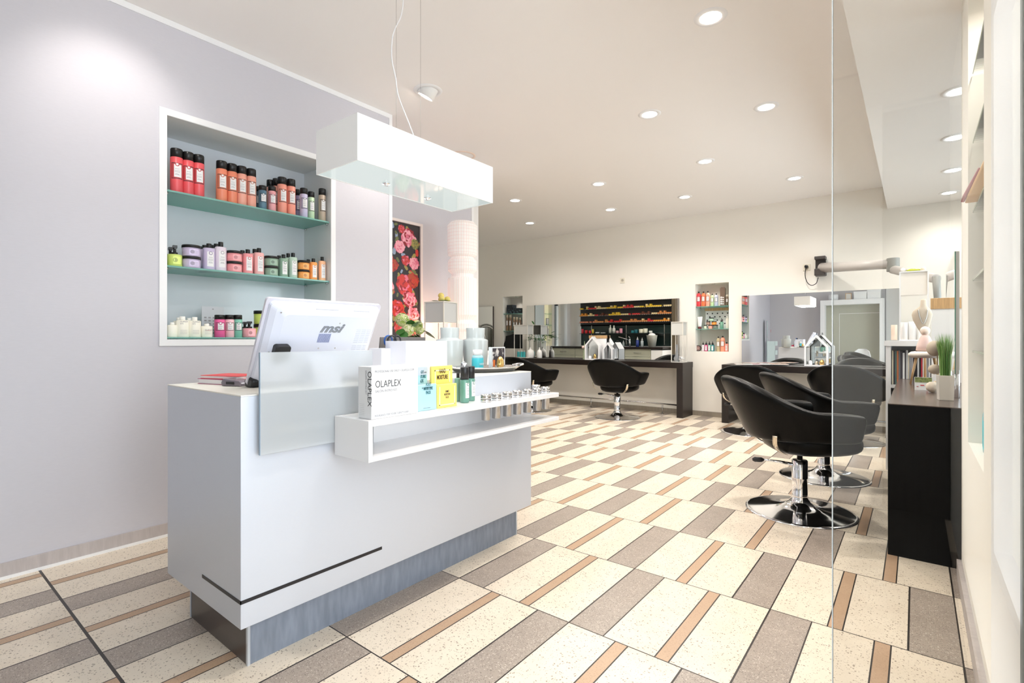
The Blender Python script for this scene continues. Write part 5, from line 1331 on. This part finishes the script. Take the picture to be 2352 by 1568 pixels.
# leaflet holder and cotton ball
p = wZ(2142, 893, KZ)
t = thing('leaflet', 'small printed card leaning beside the white pot', 'card', (.045, 4.28, KZ), R(6))
M = Matrix.Rotation(R(-12), 4, 'X'); bm = bmesh.new(); box(bm, -.05, .05, 0, .004, 0, .085, M=M); ob('card', bm, paper, t)
bm = bmesh.new(); box(bm, -.048, .04, -.0012, -.0002, .05, .083, M=M); ob('photo_print', bm, P('garden_print', srgb(128,140,84), .5), t)
addtex(MATS['garden_print'], amt=.5, nscale=90)
bm = bmesh.new()
for a in ((-.02,.0,.028,.034),(.01,.02,.012,.03),(-.04,-.03,.02,.024)): box(bm, a[0], a[1], -.0012, -.0002, a[2], a[3], M=M)
ob('mark_print', bm, P('red_ink', srgb(200,50,60), .5), t)
def pompom(x, y, z, r_, m_, label, name='pompom'):
    bm = bmesh.new(); bmesh.ops.create_icosphere(bm, subdivisions=3, radius=r_)
    rr_ = random.Random(int(r_*1000))
    for v in bm.verts: v.co = v.co*(1+rr_.uniform(-.06,.06)); v.co.z += r_
    return tag(ob(name, bm, m_, None, loc=(x, y, z), smooth=True), label, 'ornament')
pompom(.083, 4.12, KZ, .034, P('cream_wool', srgb(240,226,208), .9), 'cream round pompom between card and white pot')
# beige egg shapes hung on twig = stacked stones by the grass
stn = P('beige_stone', srgb(204,188,168), .6)
t = thing('egg_twig', 'twig with two beige egg shapes behind the grass', 'ornament', (.107, 4.12, KZ+.0))
pe1, pe2 = wY(2150, 800, 4.12), wY(2150, 848, 4.12)
for pe, r_ in ((pe1, .042), (pe2, .034)):
    bm = bmesh.new(); bmesh.ops.create_uvsphere(bm, u_segments=20, v_segments=14, radius=r_)
    for v in bm.verts: v.co.z *= 1.15 if r_ > .04 else .9; v.co += Vector((pe.x-.107-.006, .0, pe.z-KZ))
    ob('egg_shape', bm, stn, t, smooth=True)
bm = bmesh.new(); tube(bm, smooth_path([(.02,.02,0),(-.0,.0,.12),(.0,.0,.3)], 5), .003, 6); ob('twig', bm, P('twig', srgb(190,160,110), .7), t)
# white shelf unit behind the sideboard
UX0, UX1, UY0, UY1, UZ = -.2, .55, 5.40, 5.74, 1.10
t = thing('white_shelf_unit', 'white open shelf unit full of magazines behind the sideboard', 'shelf unit', ((UX0+UX1)/2, (UY0+UY1)/2, 0)); ox = (UX0+UX1)/2; oy = (UY0+UY1)/2
B('top', UX0-.01-ox, UX1-ox, UY0-.01-oy, UY1-oy, UZ-.045, UZ, white, t, .001)
for x in (UX0, UX1-.035): B('side_panel', x-ox, x+.035-ox, UY0-oy, UY1-oy, 0, UZ-.045, white, t, .001)
for z in (.03, .38, .70): B('shelf_board', UX0+.035-ox, UX1-.035-ox, UY0+.005-oy, UY1-oy, z, z+.025, white, t)
B('back_panel', UX0+.035-ox, UX1-.035-ox, UY1-.01-oy, UY1-oy, .055, UZ-.045, whitem, t)
rnd = random.Random(12); x = UX0+.04; k = 0
mc = [(40,36,40),(210,208,206),(120,118,122),(234,232,230),(200,120,80),(70,66,72),(160,158,160),(90,120,116),(186,60,70),(24,24,28),(226,214,190)]
names_ = ['black','pale grey','mid grey','white','orange','charcoal','silver grey','teal grey','red','jet black','cream']
while x < UX0+.36:
    th = rnd.uniform(.007,.014); h_ = rnd.uniform(.27,.3); ci = rnd.randrange(len(mc)) if k != 3 else 4
    t = thing('magazine', '%s-spined magazine, number %d from the left in the white shelf unit' % (names_[ci], k+1), 'magazine', (x+th/2, 5.47, .7255), 0, 'magazines in the white shelf unit')
    B('pages', -th/2+.001, th/2-.001, .001, .2, 0, h_, paper, t); 
    bm = bmesh.new(); box(bm, -th/2, th/2, -.001, .001, 0, h_); box(bm, -th/2, -th/2+.001, 0, .2, 0, h_); box(bm, th/2-.001, th/2, 0, .2, 0, h_); ob('cover', bm, col(mc[ci], .4), t)
    x += th+.0012; k += 1
# tall white lantern on the shelf unit, moss on top
zL = UZ+.0005; a, b = wY(2067,624,5.44), wY(2132,622,5.44)
lw_ = b.x-a.x
lantern((a.x+b.x)/2, 5.53, zL, lw_, .17, a.z-UZ, .20, 'tall white lantern with moss on top on the white shelf unit', 0, frame=white, panel=P('lantern_white_panel', srgb(240,234,226), .5))
bm = bmesh.new(); bmesh.ops.create_icosphere(bm, subdivisions=3, radius=.05); rnd = random.Random(1)
for v in bm.verts: v.co = v.co*(1+rnd.uniform(-.2,.2)); v.co.z = max(0, v.co.z)*.45
tag(ob('moss', bm, P('lime_moss', srgb(168,176,50), .9), None, loc=((a.x+b.x)/2-.005, 5.5, zL+a.z-UZ), smooth=True), 'lime green moss cushion on top of the tall white lantern', 'moss')
pompom(a.x+.02, 5.5, zL+a.z-UZ, .018, white, 'small white ball left of the moss on the lantern')
pompom(b.x-.03, 5.5, zL+a.z-UZ, .018, P('cream_wool', srgb(240,226,208), .9), 'small cream ball right of the moss on the lantern')
for x, w2, h_, m_, lb, nm in ((-.145,.022,.13,P('peach_frosted', srgb(246,224,206), .4),'peach frosted candle glass at the left end of shelf unit','candle_glass'),(-.075,.026,.15,LW,'white candle, left of two in the tall white lantern','candle'),(-.02,.028,.155,LW,'white candle, right of two in the tall white lantern','candle')):
    bm = bmesh.new(); cyl(bm, w2, 0, h_, 24); tag(ob(nm, bm, m_, None, loc=(x, 5.5, zL+.006)), lb, 'candle')
t = thing('gift_box', 'small white box with orange round sticker in the lantern', 'box', (.045, 5.5, zL+.006)); B('carton', -.028, .028, -.03, .03, 0, .13, LW, t, .002)
bm = bmesh.new(); cyl(bm, .018, 0, .001, 20, M=Matrix.Translation((0,-.031,.08)) @ Matrix.Rotation(PI/2, 4, 'X')); ob('sticker', bm, col((238,170,110)), t)
# display bust
p = wY(2120, 690, 4.95)
t = thing('display_bust', 'beige jewellery display bust with necklaces behind the lantern', 'bust', (.045, 5.05, KZ))
bm = bmesh.new(); rings = []; n = 24
for (z, rx, ry, ox_) in ((.36,.01,.01,.012),(.375,.02,.016,.01),(.42,.036,.022,.0),(.48,.056,.028,-.006),(.52,.064,.03,-.006),(.55,.056,.03,-.006),(.572,.034,.026,0),(.59,.021,.02,.003),(.63,.019,.018,.004),(.64,.013,.013,.004)):
    rings.append([bm.verts.new((ox_+rx*math.cos(2*PI*k/n), ry*math.sin(2*PI*k/n), z)) for k in range(n)])
for a, b in zip(rings, rings[1:]):
    for k in range(n): bm.faces.new((a[k], a[(k+1)%n], b[(k+1)%n], b[k])).smooth = True
bm.faces.new(rings[0][::-1]); bm.faces.new(rings[-1]); ob('torso', bm, P('linen', srgb(214,200,182), .8), t)
bm = bmesh.new(); cyl(bm, .008, .01, .37, 12, cx=.012); cyl(bm, .06, 0, .012, 24, cx=.02); ob('stand', bm, wood, t)
bm = bmesh.new(); tube(bm, smooth_path([(-.03,-.03,.56),(-.02,-.036,.50),(.0,-.036,.45),(.02,-.036,.50),(.028,-.03,.56)], 6), .003, 6); ob('necklace', bm, P('silver_chain', (.6,.58,.55), .3, .9), t)
# small stool with bag behind (partly hidden)
t = thing('display_stool', 'miniature wooden stool with fluffy white seat on the sideboard', 'stool', (.055, 4.85, KZ))
for sx, sy in ((-1,-1),(1,-1),(-1,1),(1,1)):
    bm = bmesh.new(); tube(bm, [(sx*.085, sy*.06, 0), (sx*.05, sy*.035, .2)], [.006,.009], 10); ob('leg', bm, wood, t)
bm = bmesh.new(); lathe(bm, [(0,.195),(.08,.195),(.1,.21),(.1,.225),(.08,.24),(0,.245)], 28, flute=lambda a, z: 1+.05*math.sin(a*13)); ob('fluffy_seat', bm, P('fluffy_white', srgb(244,234,224), .95), t)
t = thing('toy_figure', 'soft pink doll figure sitting on the miniature stool', 'doll', (.055, 4.85, KZ+.247))
bm = bmesh.new(); lathe(bm, [(0,0),(.055,0),(.05,.04),(.03,.1),(.02,.115),(0,.118)], 20); ob('dress', bm, P('pale_pink_cloth', srgb(244,214,206), .9), t)
bm = bmesh.new(); bmesh.ops.create_uvsphere(bm, u_segments=18, v_segments=12, radius=.028); [setattr(v,'co',v.co+Vector((0,0,.14))) for v in bm.verts]; ob('head', bm, P('doll_skin', srgb(248,226,210), .8), t, smooth=True)
bm = bmesh.new(); bmesh.ops.create_uvsphere(bm, u_segments=18, v_segments=12, radius=.031); [setattr(v,'co',v.co+Vector((0,.006,.148))) for v in bm.verts]; ob('cap', bm, P('fluffy_white', srgb(244,234,224), .95), t, smooth=True)
a, b = wY(2141,685,5.2), wY(2200,685,5.2)
hangbag('gift_bag', a.x-.01, b.x+.03, 5.2, KZ, a.z, 'white bag with pale wooden top bar behind the grass', depth=.03)
# right niche shelves and contents
NX = XW
rn_back = struct(B('wall_niche_right_back', XW+.28, XW+.3, rn0, rn1, rz0, rz1, cream))
for k, (y_, lb) in enumerate(((152,'uppermost glass shelf of the right-hand niche'),(315,'second glass shelf from the top of the right-hand niche'),(478,'third glass shelf from the top, carrying the purse'),(638,'fourth glass shelf from the top of the right-hand niche'),(805,'lowest glass shelf of the right-hand niche'))):
    z = wX(2235, y_, .21).z; z = wY(2235, y_, 2.75).z
    t = thing('glass_shelf', lb, 'glass shelf', (XW+.15, (rn0+rn1)/2, z), 0, 'glass shelves of the right niche')
    B('glass_panel', -.135, .12, -.3, .3, -.008, 0, glass, t); B('front_edge', -.137, -.135, -.3, .3, -.008, 0, P('grey_green_edge', srgb(150,160,140), .2), t)
zz = wY(2235, 478, 2.75).z
t = thing('clutch_bag', 'tan and pink folded clutch leaning on the right niche shelf', 'bag', (XW+.006, 2.58, zz+.0005), R(0))
bm = bmesh.new(); prism(bm, [(-.028,0),(.02,0),(.06,.12),(.05,.135),(.02,.13)], 1, -.06, .06); ob('pouch', bm, P('tan_suede', srgb(226,186,140), .7), t, .006)
bm = bmesh.new(); prism(bm, [(-.04,.005),(-.0285,.003),(.012,.1),(.005,.105)], 1, -.055, .05); ob('inner_flap', bm, P('dusty_pink', srgb(190,130,138), .7), t, .003)
zz = rz0
for dx, dy, lb in ((.07,2.72,'turquoise labelled bottle at the back of the right niche'),(.062,2.60,'turquoise labelled bottle in front in the right niche')):
    pp = wY(2247, 1000, dy); z_ = wY(2247, 1012, dy).z if dy > 2.65 else wY(2247, 985, dy).z
    t = thing('vitamin_bottle', lb, 'bottle', (XW+dx, dy, rz0), 0, 'turquoise bottles in the right niche')
    hB_ = .2; bm = bmesh.new(); lathe(bm, [(0,0),(.033,0),(.034,.004),(.034,.13),(.028,.145),(0,.146)], 26); ob('body', bm, P('smoky_clear_plastic', srgb(150,190,200), .1), t)
    bm = bmesh.new(); lathe(bm, [(.0345,.012),(.0345,.12)], 26); ob('label', bm, P('turquoise_label', srgb(74,200,214), .35), t)
    bm = bmesh.new(); cyl(bm, .028, .146, .19, 24); ob('cap', bm, LW, t)

# glass partition
t = thing('glass_partition', 'clear frameless glass partition at the right with bright polished edge', 'glass partition', (.0, 1.42, 0))
gx0 = math.tan(R((math.degrees(math.atan((1913.5-1176)/F))-math.degrees(.6696))))*1.42
B('glass_pane', gx0, XW-.0003, -.004, .004, .001, ZB-.001, pane, t)
B('polished_edge', gx0-.0022, gx0, -.004, .004, .001, ZB-.001, P('polished_edge', srgb(214,216,214), .15, .3), t)

# ================================================================= KITCHENETTE (seen in the long mirror)
KYW = YK
def mz(px, py): return wY(px, py, 2*(YB-.03)-YK)
bsp = P('dark_green_backsplash', srgb(30,46,44), .12)
tag(B('glass_backsplash', -6.38, -4.08, KYW+.001, KYW+.008, .96, 1.45, bsp, None), 'dark green glass backsplash of the kitchenette, seen in the long mirror', 'splashback')
rack = thing('tube_rack', 'black wall rack for colour tubes, reflected in the long mirror', 'rack', (-5.23, KYW+.002, 1.42))
B('back_board', -1.17, 1.15, 0, .006, 0, .75, black, rack)
rz = [1.50, 1.66, 1.82, 1.98]
for z in rz:
    B('shelf_rail', -1.16, 1.14, .006, .10, z-1.42-.008, z-1.42, P('black_gloss', (.01,.01,.011), .2), rack)
    bm = bmesh.new()
    for k in range(55): box(bm, -1.15+k*.0415, -1.13+k*.0415, .1, .101, z-1.42-.007, z-1.42-.001)
    ob('price_strip', bm, LW, rack)
B('top_cover', -1.17, 1.15, .006, .1, .72, .75, black, rack)
rnd = random.Random(21)
tc_cols = {'yellow':(240,200,60),'cream':(236,214,160),'red':(210,50,50),'amber':(214,140,80),'brown':(110,60,44),'salmon':(224,130,96),'orange':(232,150,50)}
protos = {}
for nm, rgb in tc_cols.items():
    bm = bmesh.new(); box(bm, -.019, .019, 0, .07, 0, .033); protos[nm] = (rgb, bm)
meshes = {}
for nm, (rgb, bm) in protos.items():
    me = bpy.data.meshes.new('colour_tube_box'); bm.to_mesh(me); bm.free(); me.materials.append(col(rgb, .5)); meshes[nm] = me
seqs = [['salmon']*9+['amber']*8+['red']*7+['amber']*14+['red']*3+['orange']*9, ['orange']*5+['cream']*4+['red']*2+['brown']*6+['yellow']*7+['cream']*4+['red']*6+['brown']*5+['cream']*4+['amber']*7, ['yellow']*5+['red']*5+['cream']*6+['yellow']*9+['red']*6+['cream']*3+['yellow']*12+['cream']*4]
rown = ('lowest', 'middle', 'upper')
for ri, (z, seq) in enumerate(zip(rz, seqs)):
    for k in range(50):
        x = -6.35+k*.0455
        if rnd.random() < .1: continue
        nm = seq[k % len(seq)]
        for lay in range(2 if rnd.random() < .22 else 1):
            if lay: nm2 = rnd.choice((nm, 'cream', nm))
            else: nm2 = nm
            o = bpy.data.objects.new('colour_tube_box', meshes[nm2]); C.objects.link(o); o.location = (x, KYW+.028, z+.0003+lay*.0338)
            o['label'] = '%s hair colour tube box on the %s row of the black rack' % (nm2, rown[ri]); o['category'] = 'box'; o['group'] = '%s tube boxes on the %s rack row' % (nm2, rown[ri])
tag(B('tall_side_panel', -4.08, -4.0, KYW+.001, KYW+.14, 0, 2.3, P('brown_side_panel', srgb(96,84,66), .4), None), 'tall brown side panel at the end of the kitchenette', 'panel')
# glass shelf with toiletries
t = thing('wall_shelf', 'narrow dark glass wall shelf above the kitchenette worktop', 'shelf', (-5.2, KYW+.008, 1.235)); B('board', -1.15, 1.12, 0, .13, 0, .01, P('dark_glass_board', srgb(50,64,64), .1), t)
for x in (-.9, 0, .9): B('rail', x, x+.02, .0, .006, -.25, .2, steel, t)
sh = [(-6.3,.03,.11,(210,40,60),'red'),(-6.2,.035,.08,(216,40,40),'red'),(-6.1,.03,.07,(230,60,60),'red'),(-6.02,.025,.1,(240,200,60),'yellow'),(-5.9,.05,.03,(236,236,236),'white'),(-5.75,.06,.02,(230,230,230),'white'),
      (-5.56,.032,.19,(232,232,222),'white'),(-5.47,.036,.18,(236,236,228),'white'),(-5.38,.035,.06,(236,180,190),'pink'),(-5.29,.035,.11,(240,160,180),'pink'),(-5.0,.04,.06,(20,110,120),'teal'),(-4.92,.04,.08,(20,100,116),'teal'),(-4.8,.05,.09,(236,234,214),'cream'),(-4.7,.05,.1,(236,234,214),'cream'),(-4.58,.04,.05,(238,238,232),'white')]
for k, (x, r_, h_, rgb, cn) in enumerate(sh):
    bm = bmesh.new()
    if h_ > .15: lathe(bm, [(0,0),(r_,0),(r_,h_*.6),(r_*.4,h_*.75),(r_*.4,h_),(0,h_)], 18)
    else: lathe(bm, [(0,0),(r_*.9,0),(r_,.01),(r_,h_*.9),(r_*.92,h_),(0,h_)], 18)
    tag(ob('toiletry', bm, col(rgb, .4), None, loc=(x, KYW+.075, 1.2453)), '%s container, %s on the kitchenette wall shelf' % (cn, ('first','second','third','fourth','fifth','sixth','seventh','eighth','ninth','tenth','eleventh','twelfth','thirteenth','fourteenth','fifteenth')[k]), 'container', 'toiletries on the kitchenette shelf')
# base cabinets
cf = P('sage_grey_front', srgb(186,188,172), .4)
tag(B('worktop', -6.86, -4.085, KYW+.001, KYW+.62, .90, .94, dw_x, None, .002), 'dark wood kitchenette worktop, seen in the long mirror', 'worktop')
for k, (x0, x1, kind, lb) in enumerate(((-6.84,-6.2,'drawer','leftmost sage kitchenette base unit'),(-6.2,-5.6,'door','second sage kitchenette base unit from the left'),(-5.6,-4.95,'door','third sage kitchenette base unit under the tap'),(-4.95,-4.35,'drawer','rightmost sage kitchenette base unit with drawers'))):
    t = thing('base_cabinet', lb, 'cabinet', ((x0+x1)/2, KYW+.3, 0), 0, 'sage kitchenette base units'); a = (x1-x0)/2
    B('body', -a+.002, a-.002, -.29, .27, .08, .90, whitem, t); B('plinth', -a+.002, a-.002, -.29, .22, 0, .08, P('plinth_dark', (.04,.035,.03), .5), t)
    for (z0_, z1_) in ((.74,.895),(.58,.735),(.085,.575)) if kind == 'drawer' else ((.74,.895),(.085,.735)):
        d_ = B('drawer_front' if z1_-z0_ < .3 or kind == 'drawer' else 'door', -a+.005, a-.005, .27, .29, z0_, z1_, cf, t, .001)
        bm = bmesh.new()
        if z1_-z0_ < .3: tube(bm, [(-.08,.29,(z0_+z1_)/2),(-.08,.31,(z0_+z1_)/2),(.08,.31,(z0_+z1_)/2),(.08,.29,(z0_+z1_)/2)], .005, 8)
        else: tube(bm, [(a-.06,.29,.5),(a-.06,.31,.5),(a-.06,.31,.66),(a-.06,.29,.66)], .005, 8)
        ob('handle', bm, steel, d_)
t = thing('washing_machine', 'white washing machine at the right end of the kitchenette', 'washing machine', (-4.222, KYW+.32, 0)); 
B('body', -.12, .13, -.3, .29, 0, .88, white, t, .004)
bm = bmesh.new(); lathe(bm, [(0,.29),(.1,.29),(.11,.3),(.09,.31),(0,.3)], 30, M=Matrix.Rotation(-PI/2, 4, 'X') @ Matrix.Translation((0,-.5,0))); ob('door', bm, P('dark_door', (.03,.03,.035), .2), t)
t = thing('kitchen_tap', 'chrome mixer tap on the kitchenette worktop', 'tap', (-5.03, KYW+.16, .94))
bm = bmesh.new(); cyl(bm, .022, 0, .17, 18); tube(bm, [(0,0,.13),(-.06,.06,.17),(-.2,.16,.22)], .012, 10); ob('body', bm, chrome, t)
bm = bmesh.new(); tube(bm, [(0,0,.17),(.0,.0,.2),(-.02,.02,.235)], .009, 8); ob('lever', bm, chrome, t)
for x, r_, h_, rgb, lb in ((-5.17,.025,.09,(150,160,160),'small grey soap pump left of the kitchen tap'),(-4.83,.035,.17,(40,60,140),'blue detergent bottle right of the kitchen tap'),(-4.72,.03,.15,(200,210,214),'clear spray bottle near the white basket')):
    product('dropper', (x, KYW+.2, .9405), r_, h_+.05, rgb, lb, 'bottles on the kitchenette worktop', cap=(220,220,220), sticky=False, rot=PI)
t = thing('towel_basket', 'white tapered basket on the kitchenette worktop', 'basket', (-4.62+.38, KYW+.25, .9405))
t.location.x = mz(1508, 780).x if mz(1508,780).x < -4.15 else -4.32
bm = bmesh.new(); lathe(bm, [(0,0),(.075,0),(.115,.25),(.118,.255),(.105,.25),(.07,.01)], 30); ob('body', bm, P('basket_white', srgb(230,230,218), .6), t)
bm = bmesh.new(); 
for k in range(7): lathe(bm, [(.0765+.0052*k,.02+.033*k),(.079+.0052*k,.024+.033*k),(.0775+.0052*k,.028+.033*k)], 30)
ob('weave_rings', bm, P('basket_line', srgb(196,196,184), .6), t)
bm = bmesh.new(); bmesh.ops.create_icosphere(bm, subdivisions=2, radius=.08)
for v in bm.verts: v.co.z = v.co.z*.7+.25
ob('towels', bm, white, t, smooth=True)
# far left wall display: lit shelves, window with curtain, tall plant (all seen in the long mirror)
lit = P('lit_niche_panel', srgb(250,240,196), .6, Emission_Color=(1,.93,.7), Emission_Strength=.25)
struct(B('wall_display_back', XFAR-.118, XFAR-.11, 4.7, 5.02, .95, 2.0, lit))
for k, z in enumerate((1.2, 1.45, 1.72)):
    t = thing('glass_shelf', ('lowest','middle','uppermost')[k]+' glass shelf of the lit display in the long mirror', 'glass shelf', (XFAR-.05, 4.86, z), 0, 'glass shelves of the lit display'); B('glass_panel', -.05, .05, -.155, .155, -.006, 0, shelfg, t)
    if k < 2:
        f_ = thing('framed_photo', ('lower','upper')[k]+' small framed picture on the lit display shelf', 'picture frame', (XFAR-.03, 4.85, z+.001)); bm = bmesh.new()
        for q_ in ((-.06,-.052,0,.16),(.052,.06,0,.16),(-.052,.052,0,.008),(-.052,.052,.152,.16)): box(bm, -.006, .0, q_[0], q_[1], q_[2], q_[3])
        ob('frame', bm, black, f_); B('picture', -.004, -.002, -.052, .052, .008, .152, paper, f_)
t = tag(B('white_curtain', XFAR+.02, XFAR+.03, 5.1, 5.43, .02, 2.3, P('pale_blue_curtain', srgb(222,234,240), .8), None), 'pale blue white curtain panel seen in the long mirror', 'curtain')
t = thing('potted_philodendron', 'large plant with lobed dark leaves, reflected in the long mirror', 'plant', (-6.3, 6.06, 0))
bm = bmesh.new(); lathe(bm, [(0,0),(.11,0),(.14,1.05),(.145,1.08),(.13,1.08),(.12,1.0),(0,1.0)], 30); ob('pot', bm, P('tall_white_pot', srgb(224,228,226), .4), t)
rnd = random.Random(9)
for k in range(11):
    a = 2*PI*k/11+rnd.uniform(-.2,.2); e = rnd.uniform(.15,1.1); d_ = Vector((math.cos(a)*math.cos(e), math.sin(a)*math.cos(e), math.sin(e))); L_ = rnd.uniform(.32,.5)
    bm = bmesh.new(); b0 = Vector((0,0,1.02)); e0 = b0+d_*L_*.5+Vector((0,0,.06)); tube(bm, smooth_path([b0, b0+d_*L_*.3+Vector((0,0,.06)), e0], 4), .005, 6)
    side = d_.cross(Vector((0,0,1))).normalized()
    for s_ in range(5):
        f_ = s_/4; c_ = e0+d_*L_*.5*f_+Vector((0,0,-.1*f_*f_))
        for sg in (-1, 1): leaf(bm, c_, (side*sg*(1-.3*f_)+d_*(.5+.5*f_)), 0.2*(1-.35*f_), .065, droop=.25)
    leaf(bm, e0+d_*L_*.45, d_, .15, .05); leaf(bm, e0, d_, L_*.55, .05)
    ob('leaf', bm, leafm, t)

t = thing('slatted_fence', 'grey slatted garden fence outside the far window, in mirror', 'fence', (-9.2, 3.2, 0))
for k in range(11): B('slat', 0, .03, -2.2, 1.4, .12*k, .12*k+.1, P('fence_grey', srgb(120,134,146), .7), t)
for y in (-2.1, -.4, 1.3): B('post', -.06, -.005, y, y+.08, 0, 1.4, P('fence_grey', srgb(120,134,146), .7), t)
bm = bmesh.new(); rnd = random.Random(4)
for k in range(900):
    a = rnd.uniform(0, 2*PI); c_ = Vector((rnd.gauss(0,.3), rnd.uniform(-2.2,1.4), rnd.uniform(1.2,2.1))); leaf(bm, c_, (math.cos(a), math.sin(a), rnd.uniform(-.5,.8)), .14, .08, n=2)
tag(ob('garden_shrub', bm, leafm2, None, loc=(-10.4, 3.2, 0)), 'green garden shrub behind the grey fence outside the far window', 'shrub')
# ================================================================= FRONT WALL (seen in the right mirror)
px0, px1 = -2.02, -.62
t = thing('white_portal', 'white door-high portal frame with grey panel, seen in right mirror', 'portal', ((px0+px1)/2, YF+.002, 0)); a = (px1-px0)/2
for s in (-1, 1): B('post', min(s*a, s*(a-.1)), max(s*a, s*(a-.1)), 0, .35, 0, 2.02, white, t, .001)
B('lintel', -a, a, 0, .35, 2.02, 2.15, white, t, .001)
gpn = P('grey_green_panel', srgb(176,176,160), .15)
B('panel', -a+.1, a-.1, .01, .02, 0, 2.02, gpn, t); bm = bmesh.new(); box(bm, -.3, -.29, .02, .024, .1, 1.8); box(bm, -.3, .6, .02, .024, 1.79, 1.8); ob('panel_line', bm, white, t)
for x0, x1, h_, lb in ((.05-.0,.33,.2,'white storage box, left one on top of the portal'),(.34,.62,.23,'white storage box, right one on top of the portal')):
    t = thing('storage_box', lb, 'box', ((px0+px1)/2+(-(x0+x1)/2 if 0 else (x0+x1)/2), YF+.17, 2.1505), 0, 'white boxes on the portal'); w_ = (x1-x0)/2
    B('body', -w_, w_, -.14, .14, 0, h_-.05, paper, t, .002); B('lid', -w_-.004, w_+.004, -.144, .144, h_-.05, h_, white, t, .002)
t = thing('framed_photo', 'small wooden photo frame beside the white boxes on the portal', 'picture frame', ((px0+px1)/2-.07, YF+.25, 2.1505)); bm = bmesh.new()
for q_ in ((-.07,-.055,0,.17),(.055,.07,0,.17),(-.055,.055,0,.015),(-.055,.055,.155,.17)): box(bm, q_[0], q_[1], 0, .015, q_[2], q_[3])
ob('frame', bm, wood, t); B('picture', -.055, .055, .003, .01, .015, .155, col((214,210,204)), t)
bm = bmesh.new(); lathe(bm, [(0,0),(.1,0),(.11,.01),(.11,.15),(.1,.155),(0,.15)], 36, flute=lambda a, z: 1+.03*math.cos(a*18)); tag(ob('ribbed_pot', bm, white, None, loc=((px0+px1)/2-.42, YF+.17, 2.1505)), 'white ribbed pot at the left on top of the portal', 'pot')
# white shell chair near the front
t = thing('plastic_chair', 'white plastic shell chair reflected in the right mirror', 'chair', (-1.15, -.62, 0), R(20))
bm = bmesh.new(); rings = []; n = 20
prof_ = [(.24,.45,.19),(.1,.435,.22),(-.05,.44,.235),(-.17,.47,.235),(-.23,.56,.225),(-.26,.68,.21),(-.28,.8,.17),(-.285,.86,.09)]
for y, z, w_ in prof_:
    rings.append([bm.verts.new((w_*f_, y+.06*f_*f_*(1 if z > .5 else 0), z+(.05*f_**4 if z <= .5 else 0))) for f_ in [-1+2*k/n for k in range(n+1)]])
for a_, b_2 in zip(rings, rings[1:]):
    for k in range(n): bm.faces.new((a_[k], a_[k+1], b_2[k+1], b_2[k])).smooth = True
o = ob('seat_shell', bm, white, t); so = o.modifiers.new('solid', 'SOLIDIFY'); so.thickness = .01
for sx in (-1, 1):
    for y0_, y1_ in ((.1,.2),(-.1,-.22)):
        bm = bmesh.new(); tube(bm, [(sx*.12,y0_,.435),(sx*.2,y1_,0)], [.014,.009], 10); ob('leg', bm, wood, t)
# cardboard mask display by the left wall near the front
t = thing('cardboard_display', 'pale cardboard display with red slogans in front corner, in right mirror', 'display stand', (XL+.17, -.6, 0), R(75))
cbm = P('pale_card', srgb(212,228,228), .6)
B('base', -.13, .13, -.1, .1, 0, 1.05, cbm, t, .002); B('header', -.13, .13, .08, .095, 1.05, 1.62, cbm, t)
for z in (1.05, .8): B('tray', -.14, .14, -.16, -.1, z-.12, z, cbm, t)
text('YES', .1, P('slogan_red', srgb(226,50,60), .5), t, (0,-.0 ,1.3), (PI/2,0,0), align='CENTER', bold=.004)
bm = bmesh.new()
for x, z, r_ in ((-.08,1.22,.035),(.07,1.16,.03),(.02,.9,.03),(-.06,.6,.035),(.06,.4,.03)): cyl(bm, r_, 0, .003, 20, M=Matrix.Translation((x, .079 if z > 1.05 else -.101, z)) @ Matrix.Rotation(PI/2, 4, 'X'))
ob('fruit_print', bm, P('slogan_red', srgb(226,50,60), .5), t)

# ================================================================= LIGHT, CAMERA
w = bpy.data.worlds.new('sky'); bpy.context.scene.world = w; w.use_nodes = True
w.node_tree.nodes['Background'].inputs[0].default_value = (.84,.93,1,1); w.node_tree.nodes['Background'].inputs[1].default_value = 5.2
def portal(loc, rot, sx, sy):
    l = bpy.data.lights.new('window_portal', 'AREA'); l.shape = 'RECTANGLE'; l.size = sx; l.size_y = sy; l.cycles.is_portal = True
    o = bpy.data.objects.new('window_portal', l); C.objects.link(o); o.location = loc; o.rotation_euler = rot
portal((XW+.14, .54, 1.36), (0, PI/2, 0), 2.44, 1.64)
portal((XR+.12, 5.35, 1.42), (0, PI/2, 0), 2.25, 3.5)  # for the added opening in the far right wall
portal((XFAR-.05, 4.51, 1.27), (0, -PI/2, 0), 1.5, .17)
cam = bpy.data.cameras.new('camera'); co = bpy.data.objects.new('camera', cam); C.objects.link(co)
co.location = (0, 0, H); co.rotation_euler = (PI/2, 0, -YAW); cam.sensor_width = 36; cam.lens = 36*F/2352; cam.shift_y = -(784-HY)/2352; cam.clip_start = .02
bpy.context.scene.camera = co
vs = bpy.context.scene.view_settings
vs.view_transform = 'Standard'; vs.look = 'None'; vs.exposure = 0.22; vs.gamma = 1; vs.use_curve_mapping = False
cy = bpy.context.scene.cycles
cy.max_bounces = 10; cy.diffuse_bounces = 5; cy.glossy_bounces = 6; cy.transmission_bounces = 8; cy.transparent_max_bounces = 16; cy.caustics_reflective = False; cy.caustics_refractive = False; cy.sample_clamp_indirect = 8
